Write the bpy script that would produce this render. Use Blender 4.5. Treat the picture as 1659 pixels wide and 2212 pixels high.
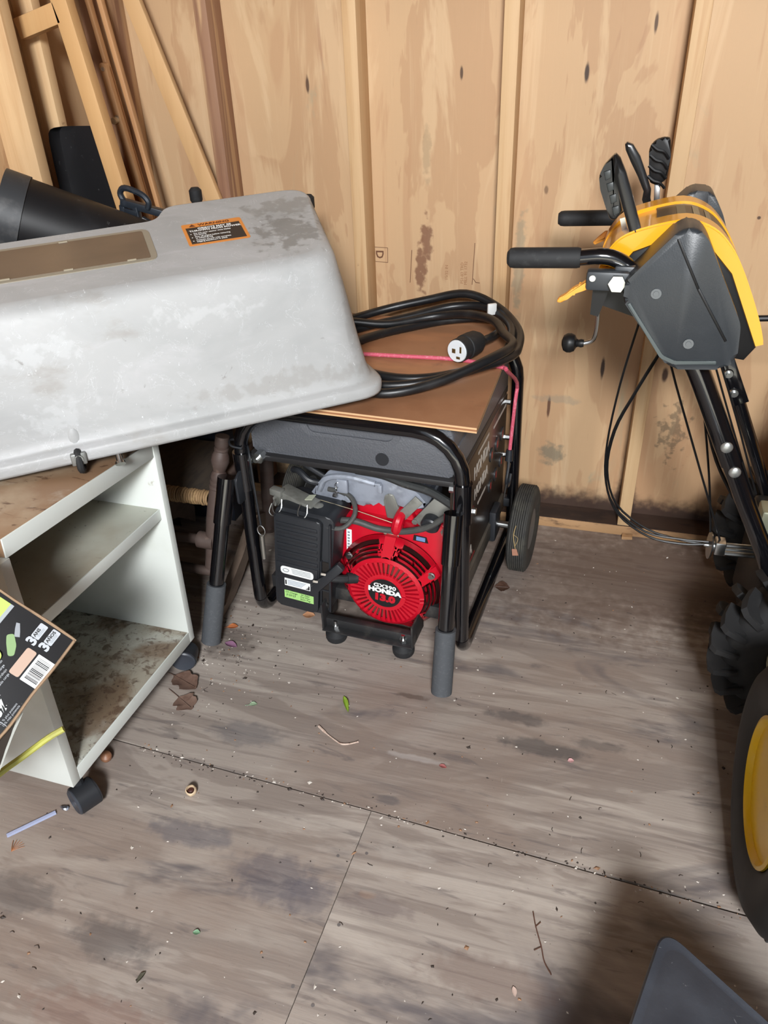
import bpy, bmesh, math, random
from mathutils import Vector as V, Matrix, noise as mnoise
for o in list(bpy.data.objects): bpy.data.objects.remove(o)
S = bpy.context.scene
COL = S.collection
R = random.Random(7)
# ------------------------------------------------------------------ camera
F_PX, PITCH, ROLL, YAW = 1660.0, math.radians(32), math.radians(2.3), math.radians(17.2)
cd = bpy.data.cameras.new('camera'); cam = bpy.data.objects.new('camera', cd); COL.objects.link(cam)
fwd = V((0, math.cos(PITCH), -math.sin(PITCH))); rgt = V((1, 0, 0)); dwn = V((0, -math.sin(PITCH), -math.cos(PITCH)))
Rv = rgt*math.cos(ROLL)+dwn*math.sin(ROLL); Dv = -rgt*math.sin(ROLL)+dwn*math.cos(ROLL)
Zr = Matrix.Rotation(YAW, 3, 'Z'); Rv, Dv, Fv = Zr@Rv, Zr@Dv, Zr@fwd
m = Matrix((Rv, -Dv, -Fv)).transposed().to_4x4(); m.translation = V((0, 0, 1.42)); cam.matrix_world = m
cd.sensor_fit = 'HORIZONTAL'; cd.sensor_width = 36; cd.lens = 36*F_PX/1659; cd.clip_start = .02
S.camera = cam
# ------------------------------------------------------------------ sky, daylight through the doorway, exposure
S.view_settings.view_transform = 'Standard'; S.view_settings.look = 'None'; S.view_settings.gamma = 1
S.view_settings.use_curve_mapping = False; S.view_settings.exposure = 0.0
w = bpy.data.worlds.new('World'); S.world = w; w.use_nodes = True
bg = w.node_tree.nodes['Background']; bg.inputs[0].default_value = (.78, .88, 1, 1); bg.inputs[1].default_value = .75
def area(name, loc, target, sx, sy, e, col):
    l = bpy.data.lights.new(name, 'AREA'); l.shape = 'RECTANGLE'; l.size = sx; l.size_y = sy; l.energy = e; l.color = col
    o = bpy.data.objects.new(name, l); COL.objects.link(o); o.location = loc
    o.rotation_euler = (V(target)-V(loc)).to_track_quat('-Z', 'Y').to_euler(); return o
area('daylight_through_door', (.62, -2.6, 2.9), (-.2, 1.5, .6), .75, .75, 318, (.97, .985, 1))
sl = bpy.data.lights.new('sun', 'SUN'); sl.energy = 22; sl.angle = .01; sl.color = (1, .97, .92)
so = bpy.data.objects.new('sun', sl); COL.objects.link(so); so.rotation_euler = V((-.75, -.12, -1)).to_track_quat('-Z', 'Y').to_euler()   # falls on the yard outside, past the side wall
# ------------------------------------------------------------------ materials
def lin(c):
    return tuple(((x/255)/12.92 if x/255 <= .04045 else ((x/255+.055)/1.055)**2.4) for x in c)
def mat(name, col, rough=.5, metal=0, layers=(), bump=0, bscale=(60, 60, 60), spots=(), rvar=0, coat=0, emis=0, alpha=1, trans=0, spec=.5):
    """colour built up from procedural layers in object space: (colour, (scale xyz), lo, hi, strength, distortion)"""
    M = bpy.data.materials.new(name); M.use_nodes = True; nt = M.node_tree; N = nt.nodes; L = nt.links
    b = N['Principled BSDF']; b.inputs['Roughness'].default_value = rough; b.inputs['Metallic'].default_value = metal
    b.inputs['Coat Weight'].default_value = coat; b.inputs['Alpha'].default_value = alpha; b.inputs['Transmission Weight'].default_value = trans
    b.inputs['Specular IOR Level'].default_value = spec
    c = lin(col)+(1,); b.inputs['Base Color'].default_value = c
    if not (layers or bump or spots): return M
    tc = N.new('ShaderNodeTexCoord'); oi = N.new('ShaderNodeObjectInfo')
    off = N.new('ShaderNodeVectorMath'); off.operation = 'SCALE'; off.inputs[0].default_value = (7.3, 3.1, 5.7); L.new(oi.outputs['Random'], off.inputs['Scale'])
    P = N.new('ShaderNodeVectorMath'); P.operation = 'ADD'; L.new(tc.outputs['Object'], P.inputs[0]); L.new(off.outputs[0], P.inputs[1])
    def nz(scale, dist=0, detail=5):
        mp = N.new('ShaderNodeVectorMath'); mp.operation = 'MULTIPLY'; mp.inputs[1].default_value = scale if not isinstance(scale, (int, float)) else (scale,)*3
        L.new(P.outputs[0], mp.inputs[0]); n = N.new('ShaderNodeTexNoise'); n.inputs['Scale'].default_value = 1; n.inputs['Detail'].default_value = detail
        n.inputs['Roughness'].default_value = .6; n.inputs['Distortion'].default_value = dist; L.new(mp.outputs[0], n.inputs['Vector']); return n.outputs['Fac']
    cur = None
    def mix(fac, col2):
        nonlocal cur
        mx = N.new('ShaderNodeMix'); mx.data_type = 'RGBA'; L.new(fac, mx.inputs[0])
        if cur is None: mx.inputs[6].default_value = c
        else: L.new(cur, mx.inputs[6])
        mx.inputs[7].default_value = lin(col2)+(1,); cur = mx.outputs[2]
    for ly in layers:
        col2, sc, lo, hi, st = ly[:5]; dist = ly[5] if len(ly) > 5 else 0; rings = ly[6] if len(ly) > 6 else 0
        f = nz(sc, dist)
        if rings:   # contour bands of a noise field: flat sawn veneer figure
            k = N.new('ShaderNodeMath'); k.operation = 'MULTIPLY'; k.inputs[1].default_value = rings; L.new(f, k.inputs[0])
            k2 = N.new('ShaderNodeMath'); k2.operation = 'PINGPONG'; k2.inputs[1].default_value = 1; L.new(k.outputs[0], k2.inputs[0]); f = k2.outputs[0]
        mr = N.new('ShaderNodeMapRange'); mr.interpolation_type = 'SMOOTHSTEP'; mr.inputs[1].default_value = lo; mr.inputs[2].default_value = hi; mr.inputs[4].default_value = st
        L.new(f, mr.inputs[0]); mix(mr.outputs[0], col2)
    if spots:       # stains, knots and patches with a place and a shape of their own: (colour, centre, radii, strength, edge noise)
        wob = N.new('ShaderNodeTexNoise'); wob.inputs['Scale'].default_value = 38; wob.inputs['Detail'].default_value = 4; L.new(tc.outputs['Object'], wob.inputs['Vector'])
        wv = N.new('ShaderNodeVectorMath'); wv.operation = 'SUBTRACT'; L.new(wob.outputs['Color'], wv.inputs[0]); wv.inputs[1].default_value = (.5, .5, .5)
        for col2, ce, ra, st, en in spots:
            a0 = N.new('ShaderNodeVectorMath'); a0.operation = 'SUBTRACT'; L.new(tc.outputs['Object'], a0.inputs[0]); a0.inputs[1].default_value = ce
            a1 = N.new('ShaderNodeVectorMath'); a1.operation = 'DIVIDE'; L.new(a0.outputs[0], a1.inputs[0]); a1.inputs[1].default_value = ra
            a2 = N.new('ShaderNodeVectorMath'); a2.operation = 'MULTIPLY_ADD'; L.new(wv.outputs[0], a2.inputs[0]); a2.inputs[1].default_value = (en,)*3; L.new(a1.outputs[0], a2.inputs[2])
            a3 = N.new('ShaderNodeVectorMath'); a3.operation = 'LENGTH'; L.new(a2.outputs[0], a3.inputs[0])
            mr = N.new('ShaderNodeMapRange'); mr.interpolation_type = 'SMOOTHSTEP'; mr.inputs[1].default_value = .95; mr.inputs[2].default_value = .45; mr.inputs[3].default_value = 0; mr.inputs[4].default_value = st
            L.new(a3.outputs['Value'], mr.inputs[0]); mix(mr.outputs[0], col2)
    if cur is not None: L.new(cur, b.inputs['Base Color'])
    if bump or rvar:
        f = nz(bscale, 0, 3)
        if bump:
            bp = N.new('ShaderNodeBump'); bp.inputs['Strength'].default_value = bump; bp.inputs['Distance'].default_value = .002; L.new(f, bp.inputs['Height']); L.new(bp.outputs[0], b.inputs['Normal'])
        if rvar:
            mr = N.new('ShaderNodeMapRange'); mr.inputs[3].default_value = rough-rvar; mr.inputs[4].default_value = rough+rvar; L.new(f, mr.inputs[0]); L.new(mr.outputs[0], b.inputs['Roughness'])
    return M
# ------------------------------------------------------------------ object helpers
ROOT = {}
def tag(o, label=None, cat=None, group=None, kind=None):
    for k, v in (('label', label), ('category', cat), ('group', group), ('kind', kind)):
        if v: o[k] = v
    return o
def thing(name, label, cat, loc=(0, 0, 0), rotz=0, group=None, mw=None):
    o = bpy.data.objects.new(name, None); COL.objects.link(o); o.empty_display_size = .05
    mw = mw or Matrix.Translation(V(loc)) @ Matrix.Rotation(rotz, 4, 'Z'); o.matrix_world = mw; ROOT[o.name] = mw.inverted()
    return tag(o, label, cat, group)
def link(name, me, parent, label=None):
    o = bpy.data.objects.new(name, me); COL.objects.link(o)
    if parent is not None:
        o.parent = parent; inv = ROOT[parent.name]; me.transform(inv); ROOT[o.name] = inv
    else: ROOT[o.name] = Matrix()
    if label: o['label'] = label
    return o
def perp(d):
    a = V((0, 0, 1)) if abs(d.z) < .9 else V((1, 0, 0)); u = d.cross(a).normalized(); return u, d.cross(u).normalized()
def spline(pts, k, closed=False):
    pts = [V(p) for p in pts]; n = len(pts); out = []
    if k <= 1 or n < 3: return pts
    for i in range(n if closed else n-1):
        p0 = pts[(i-1) % n] if closed or i > 0 else pts[0]*2-pts[1]; p1 = pts[i]; p2 = pts[(i+1) % n]
        p3 = pts[(i+2) % n] if closed or i+2 < n else pts[-1]*2-pts[-2]
        for j in range(k):
            t = j/k; out.append(.5*((2*p1)+(p2-p0)*t+(2*p0-5*p1+4*p2-p3)*t*t+(3*p1-p0-3*p2+p3)*t**3))
    if not closed: out.append(pts[-1])
    return out
def round_poly(pts, r, seg=5):
    out = []; n = len(pts)
    for i in range(n):
        p = V(pts[i]).to_2d(); a = V(pts[i-1]).to_2d(); b = V(pts[(i+1) % n]).to_2d(); rr = r[i] if isinstance(r, (list, tuple)) else r
        if rr <= 0: out.append(p); continue
        da = (a-p); db = (b-p); d = min(rr, da.length*.49, db.length*.49); s = p+da.normalized()*d; e = p+db.normalized()*d
        for k in range(seg+1):
            t = k/seg; out.append(s*(1-t)**2+p*2*t*(1-t)+e*t*t)
    return out
class MB:
    def __init__(s, T=None): s.bm = bmesh.new(); s.T = T or Matrix()
    def _v(s, p): return s.bm.verts.new(s.T @ V(p))
    def _f(s, vs):
        try: return s.bm.faces.new(vs)
        except ValueError: return None
    def loft(s, rings, cap=(True, True), closed=True, ring_closed=False):
        vr = [[s._v(p) for p in r] for r in rings]; n = len(rings[0])
        rr = list(range(len(vr)-1))
        for i in rr:
            for j in range(n if closed else n-1): s._f((vr[i][j], vr[i][(j+1) % n], vr[i+1][(j+1) % n], vr[i+1][j]))
        if ring_closed:
            for j in range(n if closed else n-1): s._f((vr[-1][j], vr[-1][(j+1) % n], vr[0][(j+1) % n], vr[0][j]))
        else:
            if cap[0]: s._f(vr[0][::-1])
            if cap[1]: s._f(vr[-1])
        return s
    def box(s, c, d, rot=None, bev=0):
        c = V(c); h = V(d)/2; rt = rot or Matrix.Identity(3); n0 = len(s.bm.verts)
        vs = [s._v(c+rt@V((x*h.x, y*h.y, z*h.z))) for x in (-1, 1) for y in (-1, 1) for z in (-1, 1)]
        fs = [s._f([vs[i] for i in q]) for q in ((0, 1, 3, 2), (4, 6, 7, 5), (0, 4, 5, 1), (2, 3, 7, 6), (0, 2, 6, 4), (1, 5, 7, 3))]
        if bev:
            es = list({e for f in fs for e in f.edges}); bmesh.ops.bevel(s.bm, geom=es, offset=bev, segments=2, profile=.5, affect='EDGES')
        return s
    def lohi(s, lo, hi, bev=0):
        lo, hi = V(lo), V(hi); return s.box((lo+hi)/2, hi-lo, None, bev)
    def beam(s, p0, p1, a, b, up=(0, 0, 1), bev=0):
        p0, p1 = V(p0), V(p1); d = (p1-p0); z = d.normalized(); x = V(up).cross(z)
        x = x.normalized() if x.length > 1e-4 else perp(z)[0]; y = z.cross(x)
        return s.box((p0+p1)/2, (a, b, d.length), Matrix((x, y, z)).transposed(), bev)
    def cyl(s, p0, p1, r0, r1=None, n=16, cap=True):
        p0, p1 = V(p0), V(p1); d = (p1-p0).normalized(); u, v = perp(d); r1 = r0 if r1 is None else r1
        rg = lambda p, r: [p+(u*math.cos(2*math.pi*k/n)+v*math.sin(2*math.pi*k/n))*r for k in range(n)]
        return s.loft([rg(p0, r0), rg(p1, r1)], (cap, cap))
    def tube(s, pts, r, n=10, k=1, closed=False, radii=None):
        p = spline(pts, k, closed); N = len(p)
        if radii: rad = [radii[min(int(i/max(k, 1)), len(radii)-1)] for i in range(N)]
        else: rad = [r]*N
        tn = [((p[(i+1) % N] if closed or i < N-1 else p[i])-(p[i-1] if closed or i > 0 else p[i])).normalized() for i in range(N)]
        u = perp(tn[0])[0]; rings = []
        for i in range(N):
            u = (u-tn[i]*u.dot(tn[i])).normalized(); v = tn[i].cross(u)
            rings.append([p[i]+(u*math.cos(2*math.pi*q/n)+v*math.sin(2*math.pi*q/n))*rad[i] for q in range(n)])
        return s.loft(rings, ring_closed=closed)
    def lathe(s, prof, o, axis, n=32, closed=False):
        """prof: (radius, height along axis)"""
        o = V(o); d = V(axis).normalized(); u, v = perp(d)
        rings = [[o+d*h+(u*math.cos(2*math.pi*k/n)+v*math.sin(2*math.pi*k/n))*max(r, 1e-5) for k in range(n)] for r, h in prof]
        return s.loft(rings, (not closed, not closed), ring_closed=closed)
    def prism(s, poly, o, u, v, wv, bev=0, taper=1, bseg=2):
        """polygon in the u-v plane at o, pushed along wv"""
        o, u, v, wv = V(o), V(u), V(v), V(wv); cx = sum(p[0] for p in poly)/len(poly); cy = sum(p[1] for p in poly)/len(poly)
        a = [s._v(o+u*p[0]+v*p[1]) for p in poly]; b = [s._v(o+wv+u*(cx+(p[0]-cx)*taper)+v*(cy+(p[1]-cy)*taper)) for p in poly]; n = len(a)
        fs = [s._f(a[::-1]), s._f(b)]
        for i in range(n): s._f((a[i], a[(i+1) % n], b[(i+1) % n], b[i]))
        if bev: bmesh.ops.bevel(s.bm, geom=list({e for f in fs if f for e in f.edges}), offset=bev, segments=bseg, profile=.5, affect='EDGES')
        return s
    def sphere(s, c, r, sc=(1, 1, 1), n=16, rot=None):
        c = V(c); rt = rot or Matrix.Identity(3); rings = []
        for i in range(1, n//2):
            th = math.pi*i/(n//2); rings.append([c+rt@V((sc[0]*r*math.sin(th)*math.cos(2*math.pi*k/n), sc[1]*r*math.sin(th)*math.sin(2*math.pi*k/n), sc[2]*r*math.cos(th))) for k in range(n)])
        return s.loft(rings)
    def quad(s, *p): s._f([s._v(q) for q in p]); return s
    def jitter(s, amp, freq):
        for v in s.bm.verts: v.co += mnoise.noise_vector(v.co*freq)*amp
        return s
    def build(s, name, m, parent=None, label=None, smooth=.6):
        bm = s.bm; bmesh.ops.recalc_face_normals(bm, faces=bm.faces)
        for f in bm.faces: f.smooth = True
        for e in bm.edges:
            if len(e.link_faces) == 2 and e.calc_face_angle(0) > smooth: e.smooth = False
        me = bpy.data.meshes.new(name); bm.to_mesh(me); bm.free(); me.materials.append(m); return link(name, me, parent, label)
def text(name, body, size, o, u, v, m, parent, align='CENTER', bold=0, ext=.0003, sx=1, shear=0, space=1):
    cu = bpy.data.curves.new(name, 'FONT'); cu.body = body; cu.size = size; cu.align_x = align; cu.align_y = 'CENTER'; cu.offset = bold; cu.extrude = ext; cu.shear = shear
    cu.resolution_u = 2; cu.space_character = space
    ob = bpy.data.objects.new('tmp', cu); COL.objects.link(ob); bpy.context.view_layer.update()
    me = bpy.data.meshes.new_from_object(ob.evaluated_get(bpy.context.evaluated_depsgraph_get())); bpy.data.objects.remove(ob)
    u, v = V(u).normalized(), V(v).normalized(); w_ = u.cross(v).normalized(); v = w_.cross(u)
    M4 = Matrix((u*sx, v, w_)).transposed().to_4x4(); M4.translation = V(o); me.transform(M4); me.name = name
    me.materials.clear(); me.materials.append(m); return link(name, me, parent)
def dup(o, M4, parent=None):
    c = o.copy(); COL.objects.link(c)
    if parent is not None: c.parent = parent
    return c
# ------------------------------------------------------------------ shared materials
WPLY = dict(layers=[((176, 138, 102), (3.2, 3.2, .8), .56, .66, .6, 1.3, 5), ((208, 178, 140), (7, 7, .9), .52, .60, .6, .9), ((178, 138, 102), (5.5, 5.5, 1.0), .55, .61, .5, 1.4), ((154, 110, 82), (13, 13, 1.4), .64, .74, .5, 1.2), ((218, 192, 156), (70, 70, 2.0), .55, .8, .3), ((120, 84, 60), (160, 160, 5), .68, .76, .35)])
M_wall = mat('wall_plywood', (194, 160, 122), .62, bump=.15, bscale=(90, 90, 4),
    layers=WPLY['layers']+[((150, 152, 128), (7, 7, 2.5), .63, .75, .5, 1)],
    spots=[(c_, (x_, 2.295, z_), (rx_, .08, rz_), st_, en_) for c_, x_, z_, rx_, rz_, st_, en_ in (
        ((70, 44, 30), -.884, 1.301, .007, .03, .9, .3), ((66, 44, 30), -.448, 1.32, .006, .022, .9, .3), ((52, 34, 26), -.126, 1.314, .008, .03, .95, .3),
        ((104, 58, 38), -.545, .89, .022, .075, .75, 2.2), ((104, 58, 38), -.562, .80, .024, .085, .75, 2.4), ((44, 26, 20), .001, .533, .008, .045, .95, .5),
        ((60, 36, 26), .182, .525, .012, .03, .95, .5), ((96, 100, 88), -.128, .225, .05, .05, .65, 1.6), ((70, 66, 54), .23, .33, .045, .10, .55, 3.6), ((120, 122, 104), -.268, .83, .02, .2, .5, 1.8),
        ((60, 36, 26), .347, .974, .006, .006, .9, .3), ((84, 50, 34), -.149, .39, .007, .05, .9, .5), ((126, 128, 116), -.13, .42, .09, .02, .35, 1.5), ((128, 112, 84), -.542, 1.13, .016, .09, .35, 2), ((70, 46, 32), .027, 1.415, .006, .03, .9, .3),
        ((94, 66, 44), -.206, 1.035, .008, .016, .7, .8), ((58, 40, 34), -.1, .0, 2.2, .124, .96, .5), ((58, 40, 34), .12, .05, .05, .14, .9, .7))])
M_stud = mat('stud_pine', (204, 170, 128), .6, bump=.12, bscale=(120, 120, 5), layers=[((184, 142, 98), (40, 40, 1.3), .45, .7, .7, .8), ((222, 190, 146), (16, 16, 1.1), .5, .7, .5), ((120, 76, 48), (9, 9, 7), .73, .79, .9)])
M_studdark = mat('stud_cedar', (152, 114, 88), .65, bump=.15, bscale=(120, 120, 5), layers=[((194, 158, 118), (22, 22, 1.2), .50, .64, .85, .7), ((118, 80, 62), (30, 30, 1.6), .5, .75, .6), ((90, 54, 40), (9, 9, 7), .72, .79, .9)])
M_board = mat('light_board', (198, 156, 106), .55, layers=[((192, 144, 92), (45, 45, 1.2), .45, .75, .6, .6), ((222, 182, 130), (14, 14, .8), .5, .7, .4)])
def floor_mat(name, spots): return mat(name, (160, 149, 140), .55, bump=.25, bscale=(14, 160, 40), rvar=.1,
    layers=[((134, 122, 114), (.9, 4.5, 4.5), .55, .8, .7, 1.2, 9), ((186, 176, 166), (1.6, 9, 9), .52, .66, .65, 1.0), ((122, 111, 105), (1.8, 50, 50), .48, .66, .6, .4), ((140, 123, 112), (1.0, 2.0, 2.0), .52, .66, .6, .6),
            ((92, 87, 90), (1.3, 3.8, 3.8), .57, .69, .85, .8), ((106, 98, 96), (5, 26, 26), .58, .68, .6, .6), ((150, 134, 122), (2.5, 5, 5), .6, .72, .5, .8), ((184, 178, 172), (170, 210, 100), .70, .75, .7), ((64, 58, 56), (190, 230, 100), .69, .75, .7), ((172, 162, 152), (30, 9, 9), .70, .74, .4, 2)], spots=[(c_, (x_, y_, 0), (rx_, ry_, .3), st_, 1.1) for c_, x_, y_, rx_, ry_, st_ in spots])
FS_B = [((70, 68, 70), -.10, 1.34, .10, .025, .55), ((66, 66, 68), -.03, 1.26, .15, .03, .6), ((72, 68, 68), .10, 1.30, .09, .02, .45), ((84, 70, 62), -.365, 1.345, .06, .012, .7), ((86, 86, 92), -.72, 1.13, .12, .05, .45), ((70, 56, 50), .25, 2.0, .5, .25, .45), ((76, 64, 56), -.6, 1.75, .4, .18, .5), ((88, 68, 58), .1, 1.98, .75, .40, .5), ((92, 88, 90), -.335, 1.035, .035, .016, .55), ((192, 186, 182), -.31, 1.16, .10, .012, .4), ((64, 52, 46), -.9, 1.42, .10, .08, .5)]  # spots, with broad brown patches that darken the back of the sheet
FS_L = [((78, 76, 88), -.50, .80, .12, .07, .5), ((80, 78, 90), -.43, .78, .07, .06, .42), ((92, 90, 98), -.72, .85, .14, .04, .55), ((84, 80, 80), -.75, .61, .12, .05, .6), ((86, 82, 82), -1.0, .64, .14, .05, .5), ((128, 96, 84), -.7, .48, .2, .05, .4)]
FS_R = [((104, 92, 92), -.30, .80, .10, .03, .5), ((160, 128, 104), -.318, .815, .02, .012, .3), ((112, 92, 84), -.06, .72, .16, .05, .45), ((176, 168, 160), -.27, .92, .09, .03, .35)]
M_sill = mat('sill_wood', (176, 138, 98), .7, layers=[((120, 86, 60), (4, 20, 20), .5, .7, .7, 1), ((70, 48, 38), (9, 30, 30), .56, .7, .7)],
    bump=.3, bscale=(20, 90, 90))
M_silltop = mat('sill_dirty_top', (66, 48, 38), .8, layers=[((42, 32, 28), (8, 20, 20), .45, .6, .7)])
M_dark = mat('dark_void', (30, 24, 20), .9)
M_blacktube = mat('black_enamel', (13, 13, 16), .16, spec=.6, coat=.6)
M_black = mat('black_plastic', (38, 40, 44), .42, layers=[((64, 66, 70), 40, .6, .75, .35)])
M_blackmat = mat('black_rubber', (30, 31, 33), .7, layers=[((66, 66, 66), 55, .55, .75, .4)])
M_foam = mat('grey_foam_grip', (72, 75, 79), .75, layers=[((92, 94, 97), 120, .5, .7, .5)], bump=.1, bscale=(300, 300, 300))
M_steel = mat('zinc_steel', (190, 192, 192), .28, 1)
M_white = mat('white_print', (236, 238, 236), .5)
M_ink = mat('black_ink', (22, 22, 24), .5)
# ================================================================== ROOM
XL, XR, YF, YB, ZC = -1.51, 2.10, -.66, 2.295, 2.70
back = tag(MB().lohi((XL-.012, YB, -.03), (XR, YB+.012, ZC)).build('wall_back', M_wall), kind='structure')
for i, x in enumerate((-1.157, -.743, -.329, .106, .52, .93, 1.34, 1.75)):
    o = MB().lohi((x, 2.206, .038), (x+.038, YB, ZC), .002).build('stud', M_studdark if i == 0 else M_stud, back)
MB().lohi((XL, 2.206, .0), (XR, YB, .0345), .002).build('sill_plate', M_sill, back)
MB().lohi((XL, 2.2085, .0345), (XR, YB, .0365)).build('sill_dust', M_silltop, back)
M_stamp = mat('stamp_ink', (104, 68, 46), .7)
sb = MB()
for a, b in (((-.712, .868), (-.665, .866)), ((-.665, .866), (-.666, .823)), ((-.666, .823), (-.712, .825))):
    sb.beam((a[0], 2.2945, a[1]), (b[0], 2.2945, b[1]), .0018, .001)
for a, b in (((-.59, .862), (-.597, .765)), ((-.400, .888), (-.405, .767)), ((-.402, .785), (-.394, .774)), ((-.394, .774), (-.382, .773))): sb.beam((a[0], 2.2945, a[1]), (b[0], 2.2945, b[1]), .0016, .001, (0, 1, 0))
sb.build('stamp_outline', M_stamp, back)
text('stamp_letter', 'D', .034, (-.692, 2.2945, .846), (0, 0, -1), (1, 0, 0), M_stamp, back, bold=.0006)
M_stamp2 = mat('faded_stamp_ink', (158, 116, 80), .7)
for k, (t, x) in enumerate((('RATED SHEATHING', -.50), ('24/0  APA', -.483), ('2 PLY', -.462), ('EXPOSURE 1', -.447), ('PSI-83  TRD', -.436), ('MILL 91-1732', -.425))):
    if k in (1, 4, 5): text('stamp_text', ('15/32 IN', 'PS1-83 TRD', 'MILL 91 1732')[(1, 4, 5).index(k)], .0125, (x, 2.2945, .80), (0, 0, 1), (-1, 0, 0), M_stamp2, back)
left = tag(MB().lohi((XL-.012, YF, -.03), (XL, YB, ZC)).build('wall_left', M_wall), kind='structure')
for y0, y1, xf in ((2.217, 2.295, -1.418), (1.933, 1.966, -1.45), (1.774, 1.812, -1.42), (1.36, 1.398, -1.42), (.95, .988, -1.42), (.54, .578, -1.42)):
    MB().lohi((XL, y0, .038), (xf, y1, ZC), .002).build('stud', M_studdark if y0 > 2.2 else M_stud, left)
MB().lohi((XL, YF, 0), (-1.42, 2.2, .038), .002).build('sill_plate', M_sill, left)
tag(MB().lohi((XR, YF, -.03), (XR+.012, YB, ZC)).build('wall_right', mat('right_boards', (128, 102, 76), .7)), kind='structure')
wf = MB().lohi((XL, YF-.012, 0), (-.8, YF, ZC)).lohi((1.15, YF-.012, 0), (XR, YF, ZC)).lohi((-.8, YF-.012, 2.55), (1.15, YF, ZC))
tag(wf.build('wall_front', mat('front_boards', (120, 96, 72), .7)), kind='structure')
tag(MB().lohi((XL-.012, YF-.012, ZC), (XR+.012, YB+.012, ZC+.02)).build('ceiling', mat('roof_boards', (104, 82, 62), .7)), kind='structure')
floor = tag(MB().lohi((XL-.012, YF-.012, -.06), (XR+.012, YB+.012, -.0205)).build('floor', M_dark), kind='structure')
sy = lambda x: 1.0-.0545*(x+.365)
sx = lambda y: -.385+.0459*(y-.56)
def sheet(poly, spots):
    MB().prism(poly, (0, 0, -.02), (1, 0, 0), (0, 1, 0), (0, 0, .02)).build('plywood_sheet', spots, floor)
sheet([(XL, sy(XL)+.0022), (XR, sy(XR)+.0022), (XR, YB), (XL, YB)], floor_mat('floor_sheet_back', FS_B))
sheet([(XL, YF), (sx(YF)-.0008, YF), (sx(sy(-.365))-.0008, sy(-.365)-.0022), (XL, sy(XL)-.0022)], floor_mat('floor_sheet_left', FS_L))
sheet([(sx(YF)+.0008, YF), (XR, YF), (XR, sy(XR)-.0105), (sx(sy(-.365))+.0008, sy(-.365)-.0022)], floor_mat('floor_sheet_right', FS_R))
nail = [(-.352, .745), (-.395, .62), (-.35, .60), (-.345, .90), (-.40, .88)]
for x, y in nail: MB().cyl((x, y, -.001), (x, y, .0004), .0034, n=12).build('nail_head', mat('nail_head', (124, 118, 116), .5, .3) if 'nail_head' not in bpy.data.materials else bpy.data.materials['nail_head'], floor)
tag(MB().lohi((-6, -9, -.2), (6, YF-.012, -.12)).build('ground', mat('outdoor_ground', (168, 166, 156), .9)), kind='structure')
# ================================================================== TIMBER LEANING IN THE CORNER
fr = thing('wooden_screen', 'light wooden frame with a top rail leaning before the left corner studs', 'wooden frame', (-1.25, 1.905, 0))
MB().beam((-1.362, 1.905, 1.66), (-1.190, 1.905, .40), .043, .034, (0, 1, 0), .002).build('stile', M_board, fr)
MB().beam((-1.352, 1.905, 1.485), (-1.475, 1.905, 1.455), .045, .034, (0, 1, 0), .002).build('top_rail', M_board, fr)
M_strip = mat('strip_wood', (186, 140, 96), .6, layers=[((206, 164, 118), (40, 40, 2), .5, .7, .6), ((150, 106, 72), (60, 60, 1.5), .5, .75, .5)])
for i, (x0, dx, wd, y, zt, lb) in enumerate(((-1.444, 0, .016, 2.085, 1.9, 'narrow wooden strip leaning right behind the light wooden frame'), (-1.404, .001, .020, 2.090, 1.37, 'short wooden strip with two bolts, rounded at its top end'), (-1.417, .004, .012, 2.120, 1.9, 'thinnest wooden strip, leaning behind the bolted strip'), (-1.398, .002, .014, 2.150, 1.9, 'wooden strip leaning nearest the dark corner stud'))):
    X = lambda z: x0+(1.515-z)*.127+dx
    t = thing('wooden_strip', lb, 'wood strip', (X(0), y, 0), group='wooden strips leaning in the corner')
    MB().beam((X(zt), y, zt), (X(0), y, 0.001), wd, .018, (0, 1, 0), .002).build('strip', M_strip, t)
    if i == 1:
        MB().cyl((X(1.365), y-.0095, 1.365), (X(1.365), y+.009, 1.365), .010, n=16).build('rounded_end', M_strip, t)
        for z in (1.36, 1.245): MB().cyl((X(z), y-.009, z), (X(z), y-.014, z), .005, n=12).build('bolt', M_steel, t, 'shiny bolt head')
        MB().cyl((X(1.237)-.004, y-.010, 1.238), (X(1.237)-.004, y-.028, 1.236), .0085, n=16).build('spacer', mat('pale_spacer', (214, 196, 164), .6), t, 'pale round spacer')
dg = thing('leaning_board', 'flat light board leaning diagonally against the reddish stud', 'board', (-.95, 2.18, 0))
MB().beam((-1.40, 2.186, 1.76), (-.950, 2.186, .34), .047, .019, (0, 1, 0), .0015).build('board', mat('mdf_board', (206, 166, 118), .6, layers=[((190, 148, 102), (30, 30, 2), .45, .7, .5)]), dg)
# ================================================================== BLACK PLASTIC CHUTES AND BAGGER FRAME
M_chute = mat('dusty_black_plastic', (24, 24, 26), .45, spec=.35, layers=[((48, 49, 52), (5, 5, 3), .5, .75, .6), ((96, 96, 96), 70, .66, .74, .35)])
pn = thing('chute_liner', 'upright black plastic sheet with a rounded top, behind the wooden frame', 'plastic sheet', (-1.40, 1.915, 0))
prof = [(-1.463, 1.890), (-1.460, 1.912), (-1.452, 1.922), (-1.43, 1.9265), (-1.40, 1.928), (-1.36, 1.928), (-1.33, 1.928)]
rings = []
for z, ins in ((0, 0), (.5, 0), (1.0, 0), (1.15, 0), (1.205, .002), (1.225, .006), (1.234, .014), (1.238, .026)):
    rings.append([(x+ins*(1-(x+1.463)/.133), y, z) for x, y in prof]+[(x+ins*(1-(x+1.463)/.133), y+.003, z) for x, y in prof[::-1]])
MB().loft(rings).build('sheet', M_chute, pn)
tb = thing('chute_tube', 'thick black plastic tube lying behind the grey grass catcher', 'tube', (-1.2, 1.75, .7))
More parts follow.
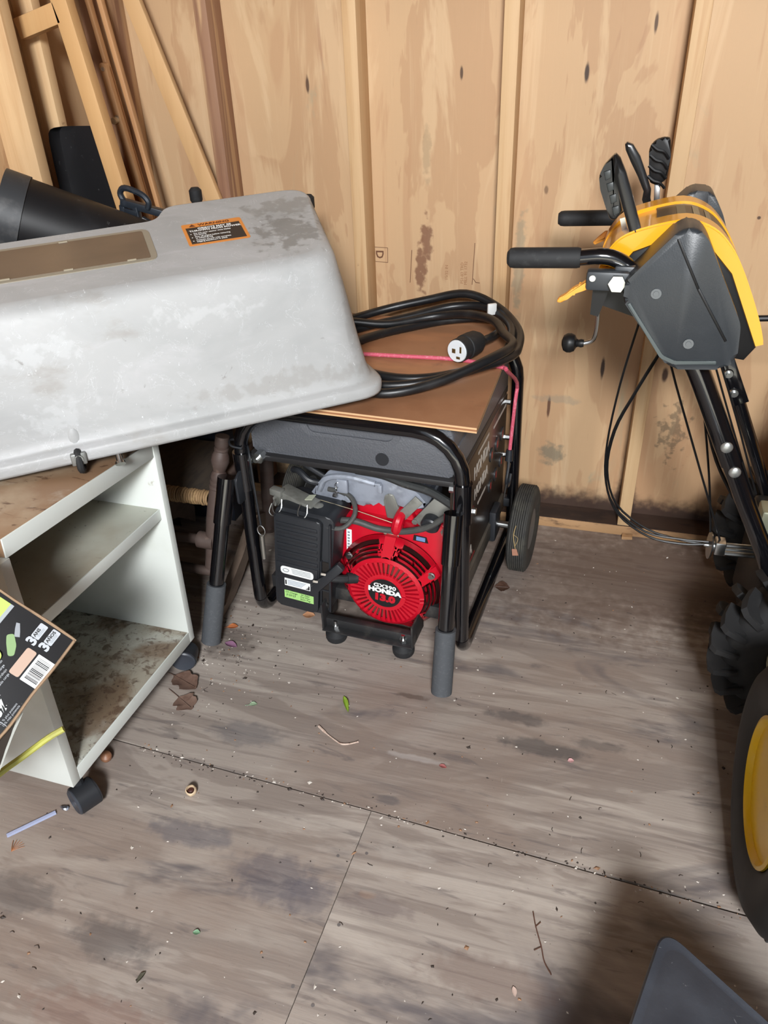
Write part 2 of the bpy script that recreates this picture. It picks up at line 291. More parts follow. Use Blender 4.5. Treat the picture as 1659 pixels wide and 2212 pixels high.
MB().cyl((-1.412, 1.588, 1.085), (-.86, 1.935, .795), .101, .084, 40).build('tube', M_chute, tb)
MB().cyl((-1.414, 1.587, 1.086), (-1.372, 1.613, 1.064), .1045, .1035, 40).build('collar', mat('worn_black_plastic', (52, 54, 57), .5, layers=[((92, 92, 92), 20, .5, .7, .5)]), tb, 'worn collar at the end')
M_bracket = mat('dark_bracket', (44, 50, 58), .35, .3, layers=[((80, 86, 94), 25, .55, .7, .5)])
bf = thing('bagger_frame', 'black metal frame with slotted bracket and capped posts behind the grass catcher', 'metal frame', (-1.0, 1.93, .7))
b = MB(Matrix.Translation((.046, .0, -.030)))
b.tube([(-1.258, 1.80, 1.108), (-1.264, 1.80, 1.128), (-1.248, 1.80, 1.140), (-1.205, 1.80, 1.126), (-1.188, 1.80, 1.108), (-1.194, 1.80, 1.092)], .0078, 8, 4)
b.beam((-1.266, 1.80, 1.108), (-1.140, 1.82, 1.072), .018, .022, (0, 1, 0), .003); b.beam((-1.264, 1.802, 1.10), (-1.270, 1.80, 1.002), .015, .018, (0, 1, 0), .002)
b.beam((-1.228, 1.802, 1.095), (-1.220, 1.80, 1.002), .013, .018, (0, 1, 0), .002); b.beam((-1.266, 1.802, 1.022), (-1.222, 1.80, 1.014), .014, .018, (0, 1, 0), .002); b.beam((-1.262, 1.802, 1.088), (-1.222, 1.80, 1.080), .012, .018, (0, 1, 0), .002)
b.build('slotted_bracket', M_bracket, bf, 'slotted steel bracket')
MB().tube([(-1.11, 1.82, 1.038), (-1.085, 1.86, 1.03), (-1.03, 1.92, 1.02), (-.95, 1.97, 1.005), (-.79, 1.985, 1.0)], .021, 14, 4).build('crossbar', M_blacktube, bf)
MB().tube([(-1.17, 1.80, 1.035), (-1.14, 1.81, 1.018), (-1.10, 1.83, 1.015)], .010, 8, 4).build('rod', M_black, bf)
for x, y, z in ((-1.088, 1.945, 1.088), (-.782, 1.972, 1.070)):
    MB().cyl((x, y, .99), (x, y, z-.04), .012).build('post', M_blacktube, bf)
    MB().lathe([(.0, 0), (.017, 0), (.017, .012), (.0135, .016), (.0165, .022), (.0165, .046), (.010, .053), (0, .054)], (x, y, z-.052), (0, 0, 1), 18).build('rubber_cap', M_blackmat, bf)
MB().tube([(-.79, 1.985, 1.0), (-.80, 1.995, .96), (-.80, 1.998, .80), (-.80, 1.998, .715)], .012, 10, 4).build('leg', M_blacktube, bf)
# ================================================================== ROLLING CART
M_mel = mat('white_melamine', (214, 219, 214), .42, layers=[((188, 192, 180), (4, 4, 4), .5, .75, .5), ((150, 138, 116), 26, .69, .76, .5)])
M_meldirt = mat('dirty_melamine', (186, 187, 178), .55, layers=[((150, 140, 122), (4, 4, 4), .34, .58, .8), ((114, 92, 70), (5, 5, 5), .46, .62, .85, .4), ((84, 62, 46), (40, 40, 40), .50, .64, .75, .6), ((48, 34, 26), (26, 26, 26), .62, .70, .85, 1.5), ((44, 32, 26), (150, 150, 150), .62, .69, .8)])
M_melbit = mat('stained_melamine', (182, 184, 172), .5, layers=[((150, 138, 118), (3, 3, 3), .40, .7, .7), ((70, 54, 44), (30, 90, 60), .67, .72, .85, 1), ((60, 48, 40), (90, 40, 60), .68, .73, .8, 1)])
M_meltop = mat('brown_stained_melamine', (170, 148, 122), .5, layers=[((138, 104, 76), (4, 4, 4), .40, .62, .8), ((94, 66, 48), (18, 40, 30), .58, .68, .8, 1), ((196, 190, 176), (9, 9, 9), .6, .72, .5)])
cart = thing('rolling_cart', 'white melamine cart with open shelves and black casters, grey grass catcher on top', 'cart', (-1.16, 1.08, 0), math.radians(-1.2))
CT = Matrix.Translation((-.952, 1.335, .0)) @ Matrix.Rotation(math.radians(-1.2), 4, 'Z') @ Matrix.Rotation(math.radians(-2.0), 4, 'X')
LEN, DEP = .510, .425; CT2 = CT @ Matrix.Translation((0, 0, .64)) @ Matrix.Rotation(math.radians(-3.0), 4, 'X') @ Matrix.Translation((0, 0, -.64))
#       # local: x 0 front .. -DEP back ; y 0 far .. -LEN near
b = MB(CT); b.lohi((-DEP, -.022, .078), (0, 0, .655), .0015); b.build('side_panel', M_mel, cart)
b = MB(CT); b.lohi((-DEP, -LEN, .078), (0, -LEN+.024, .642), .0015); b.build('side_panel', M_mel, cart)
MB(CT).lohi((-DEP, -LEN+.024, .078), (-.004, -.022, .112), .0015).build('bottom_shelf', M_meldirt, cart, 'bottom shelf crusted with brown dirt')
MB(CT).lohi((-.004, -LEN+.024, .078), (0, -.022, .1118), .001).build('edge_band', M_mel, cart)
MB(CT).lohi((-DEP+.02, -LEN+.024, .452), (-.018, -.022, .480), .0015).build('middle_shelf', M_melbit, cart, 'middle shelf with scattered dirt')
MB(CT).lohi((-.018, -LEN+.024, .452), (-.014, -.022, .4798), .001).build('edge_band', M_mel, cart)
MB(CT2).lohi((-DEP, -LEN+.02, .617), (-.006, -.022, .655), .0015).build('top_board', M_meltop, cart, 'top board with brown dirt')
MB(CT2).lohi((-.006, -LEN+.02, .617), (-.002, -.022, .6548), .001).build('edge_band', M_mel, cart)
MB(CT).lohi((-DEP-.006, -LEN, .078), (-DEP, 0, .655)).build('back_panel', M_mel, cart)
for x, y, a in ((-.035, -.03, 20), (-.022, -LEN+.035, -28), (-DEP+.03, -.03, 10), (-DEP+.03, -LEN+.035, 40)):
    p = CT @ V((x, y, .078)); ar = math.radians(a); ax = V((math.sin(ar), -math.cos(ar), 0)); side = V((math.cos(ar), math.sin(ar), 0))
    top = p.z-.004; rr = .0305; c0 = V((p.x, p.y, rr))+side*.012
    ca = MB().cyl((p.x, p.y, top-.004), (p.x, p.y, top+.003), .008, n=10); hood = [c0-ax*.025+V((0, 0, 0))]
    rg = []
    for s_ in (-.022, .022):
        rg.append([c0+ax*s_+side*math.cos(t)*.033+V((0, 0, 1))*math.sin(t)*.033 for t in [math.pi*(-.12+1.15*k/14) for k in range(15)]]+[c0+ax*s_-side*.012])
    ca.loft(rg); ca.cyl((p.x, p.y, top), (p.x, p.y, max(.055, rr+.026)), .011, n=10)
    cst = ca.build('caster', M_black, cart, 'black twin-wheel caster')
    for s_ in (-1, 1):
        MB().lathe([(0, .0), (.022, .0), (.0285, .003), (.0305, .006), (.0305, .016), (.027, .019), (.024, .0175), (0, .0175)], c0+ax*s_*.008, ax*s_, 28).build('caster_wheel', mat('caster_wheel', (58, 62, 70), .45) if 'caster_wheel' not in bpy.data.materials else bpy.data.materials['caster_wheel'], cst)
# ================================================================== GRASS CATCHER HOOD
HO = V((-.476, 1.559, .722)); hx = V((-.795, -.605, -.034)).normalized(); hy = V((-.605, .796, 0)).normalized(); hz = V((0, 0, 1))
HT = Matrix((hx, hy, V((0, 0, 1)))).transposed().to_4x4(); HT.translation = HO
M_hood = mat('weathered_grey_plastic', (170, 171, 171), .5, bump=.08, bscale=(120, 120, 120), rvar=.08,
    layers=[((150, 152, 152), (2.5, 4, 4), .4, .7, .7, .8), ((188, 188, 190), (3, 9, 9), .5, .72, .6, 1.2), ((140, 134, 126), (6, 6, 14), .58, .74, .5), ((112, 108, 102), (22, 60, 22), .68, .75, .55, 1.5), ((222, 226, 228), (70, 14, 50), .68, .74, .7, 2), ((218, 222, 224), (12, 80, 30), .70, .75, .7, 1), ((206, 210, 212), (11, 11, 11), .955, .992, .4, 3.5, 5), ((100, 100, 98), (7, 7, 7), .965, .995, .35, 2.5, 4)],
    spots=[((204, 208, 210), (-.68, .02, .07), (.09, .1, .045), .22, 3.4), ((206, 210, 212), (-.72, .05, .20), (.12, .1, .03), .22, 3.4), ((208, 211, 212), (-.36, .05, .225), (.15, .1, .022), .22, 3.6), ((106, 104, 98), (-.13, .20, .33), (.10, .10, .08), .6, 2.8), ((126, 124, 118), (-.10, .31, .36), (.14, .05, .08), .55, 2.6), ((130, 124, 116), (-.22, .0, .06), (.26, .06, .03), .28, 2.5), ((122, 122, 120), (-.05, .04, .2), (.02, .1, .15), .4, 1.4)])
hd = thing('grass_catcher', 'large scuffed grey plastic grass catcher hood with orange warning label and brown window', 'grass catcher', HO, math.atan2(.605, .795))
LH = .96; base = [(0, 0), (LH, 0), (LH, .322), (.372, .330), (.345, .412), (0, .412)]; rad = [.075, .05, .05, .03, .03, .07]
out0 = round_poly(base, rad, 7)
def ring(df, dr, db, dl, h, cx=0):
    r = []
    for p in out0:
        u = p.x+dr*(1-p.x/LH)*(1-.6*p.y/.4)-dl*(p.x/LH); v = p.y+df*(1-p.y/.4)-db*(p.y/.4); wt = .29+.25*v
        z = h if h < .05 else h*wt
        bow = .006*math.sin(u*9)*math.sin(min(h, 1)*3.1) if h > .06 else 0
        r.append((u, v-bow*(1-p.y/.4), z))
    return r
rings = [ring(-.014, -.016, -.012, 0, .000), ring(-.015, -.017, -.012, 0, .006), ring(-.015, -.017, -.012, 0, .022), ring(-.012, -.012, -.010, 0, .027), ring(-.001, -.002, -.004, 0, .031),
         ring(.004, .006, 0, 0, .036)]
for h, df, dr, db in ((.2, .010, .014, .0), (.4, .022, .028, .0), (.6, .034, .040, .002), (.76, .043, .050, .004), (.86, .050, .058, .006), (.92, .054, .062, .005), (.96, .059, .067, .007), (.985, .067, .074, .011), (1.0, .084, .088, .018)):
    rings.append(ring(df, dr, db, .0, h))
c_ = V((.36, .15, 0))
for k in (.99, .98, .6, .3, .05):
    r = []
    src = rings[14]
    for p in src:
        u = c_.x+(p[0]-c_.x)*k; v = c_.y+(p[1]-c_.y)*k; r.append((u, v, .29+.25*v))
    rings.append(r)
hm = MB(HT); hm.loft(rings, (False, True))
shell = hm.build('shell', M_hood, hd, smooth=1.2)
sol = shell.modifiers.new('thickness', 'SOLIDIFY'); sol.thickness = .003; sol.offset = -1
def htop(u, v, lift=0): return HT @ V((u, v, .29+.25*v+lift))
tn = (hz-hy*.25).normalized(); tu = -hx; tv = tn.cross(tu).normalized()
def plate(name, u0, u1, v0, v1, r, lift, th, m, par, label=None):
    poly = round_poly([(u0, v0), (u1, v0), (u1, v1), (u0, v1)], r, 4)
    q = MB(); a = [q._v(htop(p.x, p.y, lift)) for p in poly]; b2 = [q._v(htop(p.x, p.y, lift+th)) for p in poly]; n = len(a)
    q._f(a[::-1]); q._f(b2)
    for i in range(n): q._f((a[i], a[(i+1) % n], b2[(i+1) % n], b2[i]))
    return q.build(name, m, par, label)
M_win = mat('smoked_window', (114, 98, 82), .28, layers=[((98, 84, 70), (3, 8, 8), .4, .7, .6), ((130, 112, 92), 60, .68, .75, .5)])
plate('window_rim', .422, .98, .156, .296, .022, .0, .0016, mat('window_rim', (146, 138, 122), .45), hd)
wn = plate('window', .436, .99, .166, .286, .006, .0012, .0012, M_win, hd, 'smoked brown window')
for u, v in ((.475, .166), (.60, .166), (.60, .286), (.72, .166)): MB().box(htop(u, v, .003), (.018, .005, .003), Matrix((hx, hy, hz)).transposed()).build('window_clip', mat('clip', (150, 140, 120), .5) if 'clip' not in bpy.data.materials else bpy.data.materials['clip'], wn)
M_or = mat('warning_orange', (216, 138, 66), .5); M_lab = mat('warning_black', (52, 46, 42), .5)
lab = plate('warning_label', .219, .352, .188, .287, .006, .0006, .0006, M_or, hd, 'orange and black warning label')
plate('label_panel', .226, .345, .195, .268, .0, .0012, .0004, M_lab, lab)
def lt(u, v, body, size, m, al='CENTER', bold=0, sx=1): text('label_text', body, size, htop(u, v, .0019), tu, hy+hz*.25, m, lab, al, bold, .0001, sx)
lt(.281, .2765, 'WARNING', .0125, mat('label_brown', (96, 44, 24), .5), bold=.0003, sx=1.15)
tri = MB(); p0 = htop(.329, .277, .0016)
tri.prism([(-.007, -.005), (.007, -.005), (0, .006)], p0, tu, tv, tn*.0004); tri.build('warning_triangle', bpy.data.materials['label_brown'], lab)
lt(.283, .2600, 'OBJECTS MAY BE', .0098, M_white, bold=.0003, sx=1.0); lt(.283, .2510, 'THROWN FROM MOWER', .0098, M_white, bold=.0003, sx=1.0)
for v, a_, b_ in ((.240, 'Do not open catcher while blades', 'are turning'), (.2245, 'Shut off engine before removing', 'or installing bag'), (.209, 'Operate mower with complete', 'bagging attachment in place')):
    lt(.333, v, a_, .0076, M_white, 'LEFT', .00012, .78); lt(.333, v-.0068, b_, .0076, M_white, 'LEFT', .00012, .78)
    text('label_text', '\u2022', .012, htop(.339, v-.003, .0019), tu, hy+hz*.25, M_white, lab, 'CENTER', 0, .0001)
# rim latch, bolt
lc = MB(HT); lc.box((.664, -.020, .012), (.030, .012, .026), None, .003); lc.cyl((.664, -.026, .014), (.664, -.030, .014), .009, n=14)
lat = lc.build('latch', mat('dull_metal', (150, 152, 150), .4, .7), hd, 'metal rim latch')
MB(HT).tube([(.664, -.014, .022), (.664, -.019, .026), (.664, -.030, .008), (.664, -.032, -.006), (.662, -.022, -.014), (.660, -.006, -.015)], .007, 8, 4).build('strap', M_blackmat, lat, 'black rubber strap')
MB(HT).sphere((.664, .011, .046), .015, (1, .55, 1.5), 14).build('boss', M_hood, hd)
MB(HT).cyl((.588, -.004, .002), (.588, -.020, -.016), .007, n=12).cyl((.588, -.019, -.015), (.588, -.023, -.019), .0105, n=16).build('rim_bolt', M_steel, hd, 'round headed bolt under the rim')
# ================================================================== GENERATOR  (local: x right, y back, z up; origin front centre)
GA = math.radians(-3.7); GO = V((-.565, 1.537, 0))
GT = Matrix.Translation(GO) @ Matrix.Rotation(GA, 4, 'Z')
gen = thing('generator', 'black framed portable generator with a red engine, standing on the floor near the back wall', 'generator', GO, GA)
def g(*p): return GT @ V(p)
GX, GY, GZ = (GT.to_3x3() @ V(a) for a in ((1, 0, 0), (0, 1, 0), (0, 0, 1)))
def gb(): return MB(GT)
RT, HW, ZT, GD = .0182, .288, .652, .640
# frame: front and rear hoops joined by floor skids
for y, nm in ((0, 'front_hoop'), (GD, 'rear_hoop')):
    arc = lambda cx, s0: [(cx+s0*.115*math.sin(t), y, ZT-.115+.115*math.cos(t)) for t in [math.pi/2*k/6 for k in range(7)]]
    pts = [(-HW-.008, y, .065)]+[(-HW-.006, y, .3)]+arc(-HW+.115, -1)[::-1]+arc(HW-.115, 1)+[(HW+.004, y, .3), (HW+.006, y, .065)]
    b = gb(); b.tube(pts, RT, 16); b.build(nm, M_blacktube, gen)
for s in (-1, 1):
    x = s*(HW+.007); pts = [(x, 0, .066)]+[(x, .05-.05*math.cos(t), .0668-.05*math.sin(t)) for t in [math.pi/2*k/5 for k in range(1, 6)]]+[(x, GD-.05+.05*math.sin(t), .0668-.05*math.cos(t)) for t in [math.pi/2*k/5 for k in range(6)]]
    gb().tube(pts, RT, 16).build('skid', M_blacktube, gen)
gb().lohi((-HW, GD-.02, .10), (HW, GD+.01, .13), .003).build('rear_rail', M_black, gen)
# tank
M_tank = mat('textured_black_tank', (90, 92, 97), .42, bump=.9, bscale=(230, 230, 230), layers=[((100, 102, 106), (6, 6, 6), .5, .75, .5), ((150, 150, 148), 130, .70, .76, .5)])
tk = gb(); tk.prism(round_poly([(-.262, .53), (.262, .53), (.262, .672), (-.262, .672)], [.012, .012, .05, .05], 5), (0, .016, 0), (1, 0, 0), (0, 0, 1), (0, .585, 0), .006)
tank = tk.build('fuel_tank', M_tank, gen, 'textured black fuel tank')
rc = gb()
po = round_poly([(-.128, .660), (-.112, .598), (.125, .598), (.150, .660)], [.006, .02, .02, .006], 4); pi = round_poly([(-.112, .656), (-.098, .607), (.112, .607), (.134, .656)], [.006, .016, .016, .006], 4)
rc.loft([[(p.x, .0145, p.y) for p in po], [(p.x, .0105, p.y) for p in po], [(p.x, .0110, p.y) for p in pi], [(p.x, .0158, p.y) for p in pi]], (False, True)); rc.build('tank_recess', M_tank, tank)
gb().lohi((-.268, .004, .512), (.268, .60, .531), .003).lohi((-.268, .0, .517), (.268, .022, .530), .003).build('tank_tray', mat('tray_black', (38, 37, 38), .5, layers=[((70, 68, 66), 50, .62, .74, .5)]), gen)
gb().cyl((.086, .0145, .556), (.086, .0155, .556), .017, n=20).build('tank_mark', mat('oil_spot', (40, 42, 46), .35), tank)
# side control panel facing right
M_panel = mat('brown_black_panel', (52, 42, 36), .28, layers=[((74, 62, 52), (4, 4, 8), .45, .7, .6), ((110, 98, 84), 70, .7, .76, .3)])
px_ = .268
b = gb(); b.lohi((px_-.02, .035, .165), (px_, .60, .505), .004); pan = b.build('control_panel', M_panel, gen, 'glossy dark control panel')
gb().lohi((px_-.03, .03, .108), (px_+.006, .60, .162), .004).build('lower_rail', mat('dusty_rail', (84, 78, 70), .5, layers=[((60, 54, 48), (8, 8, 8), .45, .7, .6)]), gen)
gb().prism([(.03, .505), (.61, .505), (.60, .60), (.05, .60)], (px_-.012, 0, 0), (0, 1, 0), (0, 0, 1), (.010, 0, 0), .003).build('tank_side', M_tank, gen)
M_red2 = mat('panel_red', (150, 44, 44), .4); M_sil = mat('panel_print', (196, 190, 182), .4)
gb().prism([(.045, .245), (.20, .335), (.20, .350), (.045, .262)], (px_+.0003, 0, 0), (0, 1, 0), (0, 0, 1), (.0006, 0, 0)).build('red_stripe', M_red2, pan)
gb().lohi((px_+.0002, .045, .182), (px_+.0008, .23, .186)).build('print_line', M_red2, pan)
for t, y, z, sz in (('HONDA', .285, .442, .052), ('HONDA', .285, .375, .046), ('HONDA', .115, .215, .05)):
    text('panel_lettering', t, sz, g(px_+.0006, y, z), GY, GZ, M_sil, pan, bold=.0012, sx=.9)
for y0, y1, z in ((.24, .36, .485), (.25, .34, .328), (.06, .17, .325), (.42, .58, .475)): gb().lohi((px_+.0003, y0, z-.004), (px_+.0009, y1, z+.004)).build('print_line', M_sil, pan)
for y, z in ((.40, .40), (.47, .40), (.54, .40), (.40, .30), (.47, .30), (.54, .31)):
    q = gb().cyl((px_, y, z), (px_+.003, y, z), .021, n=20).build('outlet', M_black, pan)
    gb().lohi((px_+.003, y-.004, z-.010), (px_+.0036, y+.004, z+.010)).build('outlet_face', M_red2, q)
for y, z in ((.07, .475), (.58, .485), (.60, .36), (.60, .30)): gb().cyl((px_, y, z), (px_+.014, y, z), .008, n=6).build('panel_bolt', M_steel, pan)
# sleeves and folding handles
for s, foot in ((1, (.286, -.160, .020)), (-1, (-.364, -.172, .024))):
    x = s*(HW+.001); gb().cyl((x, 0, .425), (x, 0, .532), RT+.0045, n=20).build('hinge_sleeve', M_blacktube, gen)
    top = V((.281, -.048, .478) if s > 0 else (-.312, -.048, .480)); ft = V(foot); d = (ft-top).normalized()
    h = gb().cyl(top, top+d*.125, .0228, n=24).cyl(top+d*.12, ft, .0192, n=24).build('folding_handle', M_blacktube, gen, 'glossy black folding handle')
    gb().cyl(top+d*((ft-top).length-.175), ft, .0255, .0262, n=24).build('grip', M_foam, h, 'grey foam grip')
    gb().prism(round_poly([(-.03, -.055), (.03, -.055), (.03, .02), (0, .035), (-.03, .02)], .012, 3), (x-.004*s, -.02, .455), (0, 1, 0), (0, 0, 1), (.006*s, 0, 0), .001).build('hinge_plate', M_black, gen)
    gb().cyl((x-s*.032, 0, .512), (x-s*.012, 0, .512), .009, n=6).build('hinge_bolt', M_steel, gen)
    gb().cyl((x+s*.019, .02, .448), (x+s*.028, .02, .448), .009, n=6).build('hinge_bolt', M_steel, gen)
# lanyard pin on the left
lp = gb().tube([(-.272, -.021, .552), (-.302, -.021, .556), (-.316, 0, .560), (-.29, .02, .554), (-.268, 0, .548), (-.252, -.024, .53), (-.250, -.026, .45), (-.247, -.026, .36), (-.246, -.026, .335)], .0028, 6, 4)
lan = lp.build('lanyard', M_black, gen, 'black cord tied round the frame')
gb().tube([(-.246+.011*math.cos(t), -.028, .318+.015*math.sin(t)) for t in [2*math.pi*k/14 for k in range(14)]], .0017, 6, closed=True).build('ring', M_steel, lan)
gb().cyl((-.246, -.028, .303), (-.249, -.028, .228), .0062, n=14).build('locking_pin', mat('pin_metal', (186, 184, 176), .35, .9), lan, 'silver locking pin')
gb().cyl((-.235, -.014, .526), (-.235, .01, .526), .015, n=6).cyl((-.235, -.028, .526), (-.235, -.012, .526), .006, n=10).build('frame_bolt', M_steel, gen)
# engine base
M_base = mat('dirty_black_steel', (40, 40, 41), .5, layers=[((84, 80, 74), (16, 16, 16), .5, .72, .6), ((120, 114, 104), 80, .66, .74, .5)])
for y_ in (.03, .43): gb().lohi((-.27, y_, .085), (.28, y_+.03, .125), .003).build('cross_member', M_base, gen)
gb().lohi((-.085, -.028, .036), (.175, -.006, .062), .003).lohi((-.085, -.05, .033), (.175, -.005, .037), .001).lohi((-.085, -.048, .034), (-.080, .05, .12), .001).lohi((.170, -.048, .034), (.175, .05, .105), .001).build('engine_bracket', M_base, gen)
for x in (-.052, .143):
    mt = gb().lathe([(0, 0), (.028, 0), (.030, .006), (.030, .018), (.022, .024), (.012, .034), (0, .034)], (x, -.030, .001), (0, 0, 1), 20).build('rubber_mount', M_blackmat, gen)
    gb().cyl((x, -.030, .034), (x, -.030, .047), .011, n=6).cyl((x, -.030, .045), (x, -.030, .060), .0055, n=10).build('mount_stud', M_steel, mt)
# ---- engine, leaning slightly on its mounts
ET = GT @ Matrix.Translation((0, 0, .05)) @ Matrix.Rotation(math.radians(4.0), 4, 'Y') @ Matrix.Translation((0, 0, -.05))
def eb(): return MB(ET)
EX, EZ = (ET.to_3x3() @ V(a) for a in ((1, 0, 0), (0, 0, 1)))
M_red = mat('engine_red', (196, 14, 38), .32, coat=.25, layers=[((158, 12, 32), (8, 8, 8), .5, .8, .5), ((150, 96, 92), 90, .70, .77, .3)])
M_void = mat('engine_void', (112, 58, 50), .7)
sh = eb(); sh.prism(round_poly([(-.075, .338), (.05, .345), (.12, .342), (.215, .385), (.232, .19), (.195, .07), (.13, .018), (.05, .018), (-.075, .12)], [.02, .03, .02, .02, .04, .06, .05, .05, .02], 4), (0, .066, 0), (1, 0, 0), (0, 0, 1), (0, .14, 0), .010)
shroud = sh.build('engine_shroud', M_red, gen, 'glossy red engine shroud')
eb().lohi((-.075, .12, .30), (.15, .26, .395), .02).build('cylinder_cover', M_red, gen, 'red cylinder cover')
eb().prism(round_poly([(-.06, .34), (.0, .40), (.09, .40), (.12, .345)], .008, 3), (0, .10, 0), (1, 0, 0), (0, 0, 1), (0, .02, 0), .003).build('cover_flange', M_red, gen)
# recoil cover with real slots
FC = (.074, .166)
def fan_pt(r, a, y): return (FC[0]+r*math.cos(a), y, FC[1]+r*math.sin(a))
f = eb(); NS = 40
def sector(f, r0, r1, a0, a1, y0, y1, th, seg=2):
    """a strip of the cover between two radii and two angles, with thickness"""
    rg = []
    for k in range(seg+1):
        a = a0+(a1-a0)*k/seg; rg.append([fan_pt(r0, a, y0), fan_pt(r1, a, y1), fan_pt(r1, a, y1+th), fan_pt(r0, a, y0+th)])
    f.loft(rg)
TAU = 2*math.pi
sector(f, .0, .047, 0, TAU, .004, .004, .008, 48); sector(f, .047, .058, 0, TAU, .006, .006, .008, 48); sector(f, .096, .107, 0, TAU, .007, .012, .010, 64)
for k in range(NS):
    a0 = TAU*k/NS; hw = lambda r: (TAU*r/NS-.0060)/2/r
    rg = []
    for r in (.056, .077, .0975):
        w_ = hw(r); rg.append([fan_pt(r, a0-w_, .0062), fan_pt(r, a0+w_, .0062), fan_pt(r, a0+w_, .0142), fan_pt(r, a0-w_, .0142)])
    f.loft(rg)
# sloped outer wall with louvre slots
lou = [(105, 158), (38, 78), (-24, 24)]
rr = [.107, .1148, .1168, .1226, .1246, .1304, .1324, .148]
for k in range(120):
    a0, a1 = TAU*k/120, TAU*(k+1)/120; am = math.degrees((a0+a1)/2); am = am-360 if am > 180 else am
    inl = any(l0 < am < l1 for l0, l1 in lou)
    for i in range(7):
        if inl and i in (1, 3, 5): continue
        Y = lambda r: .012+(r-.107)*1.15
        sector(f, rr[i], rr[i+1], a0, a1, Y(rr[i]), Y(rr[i+1]), .006, 1)
for am in (92, 31, 172, -60, -120):
    a = math.radians(am); f.loft([[fan_pt(.1065, a-.12, .0115), fan_pt(.1065, a+.12, .0115), fan_pt(.1065, a+.12, .022), fan_pt(.1065, a-.12, .022)], [fan_pt(.150, a-.10, .052), fan_pt(.150, a+.10, .052), fan_pt(.150, a+.10, .07), fan_pt(.150, a-.10, .07)]])
f.bm.verts.ensure_lookup_table(); bmesh.ops.remove_doubles(f.bm, verts=f.bm.verts, dist=.0002)
cov = f.build('recoil_cover', M_red, gen, 'slotted round red recoil cover', .5)
eb().cyl((FC[0], .026, FC[1]), (FC[0], .030, FC[1]), .106, n=48).lathe([(.100, .0), (.142, .0405), (.142, .046), (.100, .006)], ET and (FC[0], .024, FC[1]), (0, 1, 0), 64, True).build('cover_inside', M_void, cov)
bd = eb().cyl((FC[0], .0035, FC[1]), (FC[0], .0045, FC[1]), .0455, n=48).build('badge', M_ink, cov, 'round black engine badge')
def et(body, size, x, z, m, bold, sx, par=bd, y=.0032, tilt=0): text('badge_lettering', body, size, ET @ V((x, y, z)), EX+EZ*tilt, EZ-EX*tilt, m, par, bold=bold, sx=sx)
et('GX390', .0165, FC[0], FC[1]+.0225, M_white, .0005, 1.3); et('HONDA', .0195, FC[0], FC[1]+.0065, M_white, .0013, 1.25); et('13.0', .029, FC[0], FC[1]-.0165, M_red, .0019, 1.2)
for am in (148, 31): a = math.radians(am); eb().lathe([(0, 0), (.0105, 0), (.0105, .003), (.007, .004), (.007, .009), (0, .009)], fan_pt(.134, a, .037), (0, -1, 0), 16).build('cover_bolt', M_steel, cov)
eb().tube([(.085, .075, .335), (.085, .048, .345), (.087, .044, .362), (.089, .055, .378), (.089, .085, .382)], .0145, 10, 4).build('cable_clip', M_red, gen)
# starter grip
gr = eb().beam((-.108, -.042, .160), (-.036, -.026, .248), .026, .022, (0, 1, 0), .006).build('starter_grip', M_black, gen, 'black T shaped starter grip')
eb().tube([(-.085, -.028, .198), (-.045, -.014, .192), (-.020, .006, .188), (-.002, .02, .186)], .011, 10, 3).cyl((-.030, -.002, .190), (-.008, .014, .187), .015, n=14).build('grip_neck', M_blackmat, gr)
for k in (.2, .55): eb().cyl(V((-.112, -.050, .176)).lerp(V((-.052, -.036, .252)), k)+V((.004, 0, 0)), V((-.112, -.050, .176)).lerp(V((-.052, -.036, .252)), k)+V((-.006, -.006, .004)), .0032, n=10).build('grip_rivet', mat('rivet_cream', (190, 182, 170), .5) if 'rivet_cream' not in bpy.data.materials else bpy.data.materials['rivet_cream'], gr)
# air cleaner
ac = eb(); ac.prism(round_poly([(-.240, .052), (-.080, .052), (-.060, .378), (-.232, .378)], [.02, .02, .028, .028], 5), (0, .10, 0), (1, 0, 0), (0, 0, 1), (0, -.112, 0), .006)
air = ac.build('air_cleaner', M_black, gen, 'ribbed black air cleaner box')
ac = eb(); ac.prism(round_poly([(-.232, .060), (-.107, .060), (-.092, .366), (-.225, .366)], .014, 4), (0, -.012, 0), (1, 0, 0), (0, 0, 1), (0, -.014, 0), .005)
cv = ac.build('air_cleaner_cover', M_black, air)
for z in (.338, .316, .294, .272, .250, .228): eb().box((-.162, -.0265, z-.002), (.116, .005, .012), None, .0022).build('rib', M_black, cv)
eb().lohi((-.226, -.0285, .166), (-.104, -.022, .212), .002).build('rib', M_black, cv)
eb().lohi((-.096, -.016, .082), (-.076, -.0115, .235), .001).build('louvre_channel', M_dark, air)
eb().lohi((-.100, -.022, .074), (-.096, -.012, .24), .001).lohi((-.075, -.022, .074), (-.069, -.012, .36), .001).lohi((-.098, -.019, .140), (-.074, -.0125, .145)).build('channel_rim', M_black, air)
eb().cyl((-.084, -.016, .098), (-.084, -.022, .098), .006, n=12).build('channel_screw', M_steel, air)
def sticker(name, poly, y, m, par, label=None): return eb().prism(poly, (0, y, 0), (1, 0, 0), (0, 0, 1), (0, -.0006, 0)).build(name, m, par, label)
st = sticker('oval_label', round_poly([(-.212, .1765), (-.116, .1765), (-.116, .2015), (-.212, .2015)], .011, 5), -.0286, M_white, cv, 'white rounded label')
M_pr = mat('grey_print', (132, 140, 146), .5)
for k in range(4): eb().lohi((-.180+k*.001, -.0297, .1960-k*.0045), (-.124, -.0292, .1972-k*.0045)).build('print_line', M_pr, st)
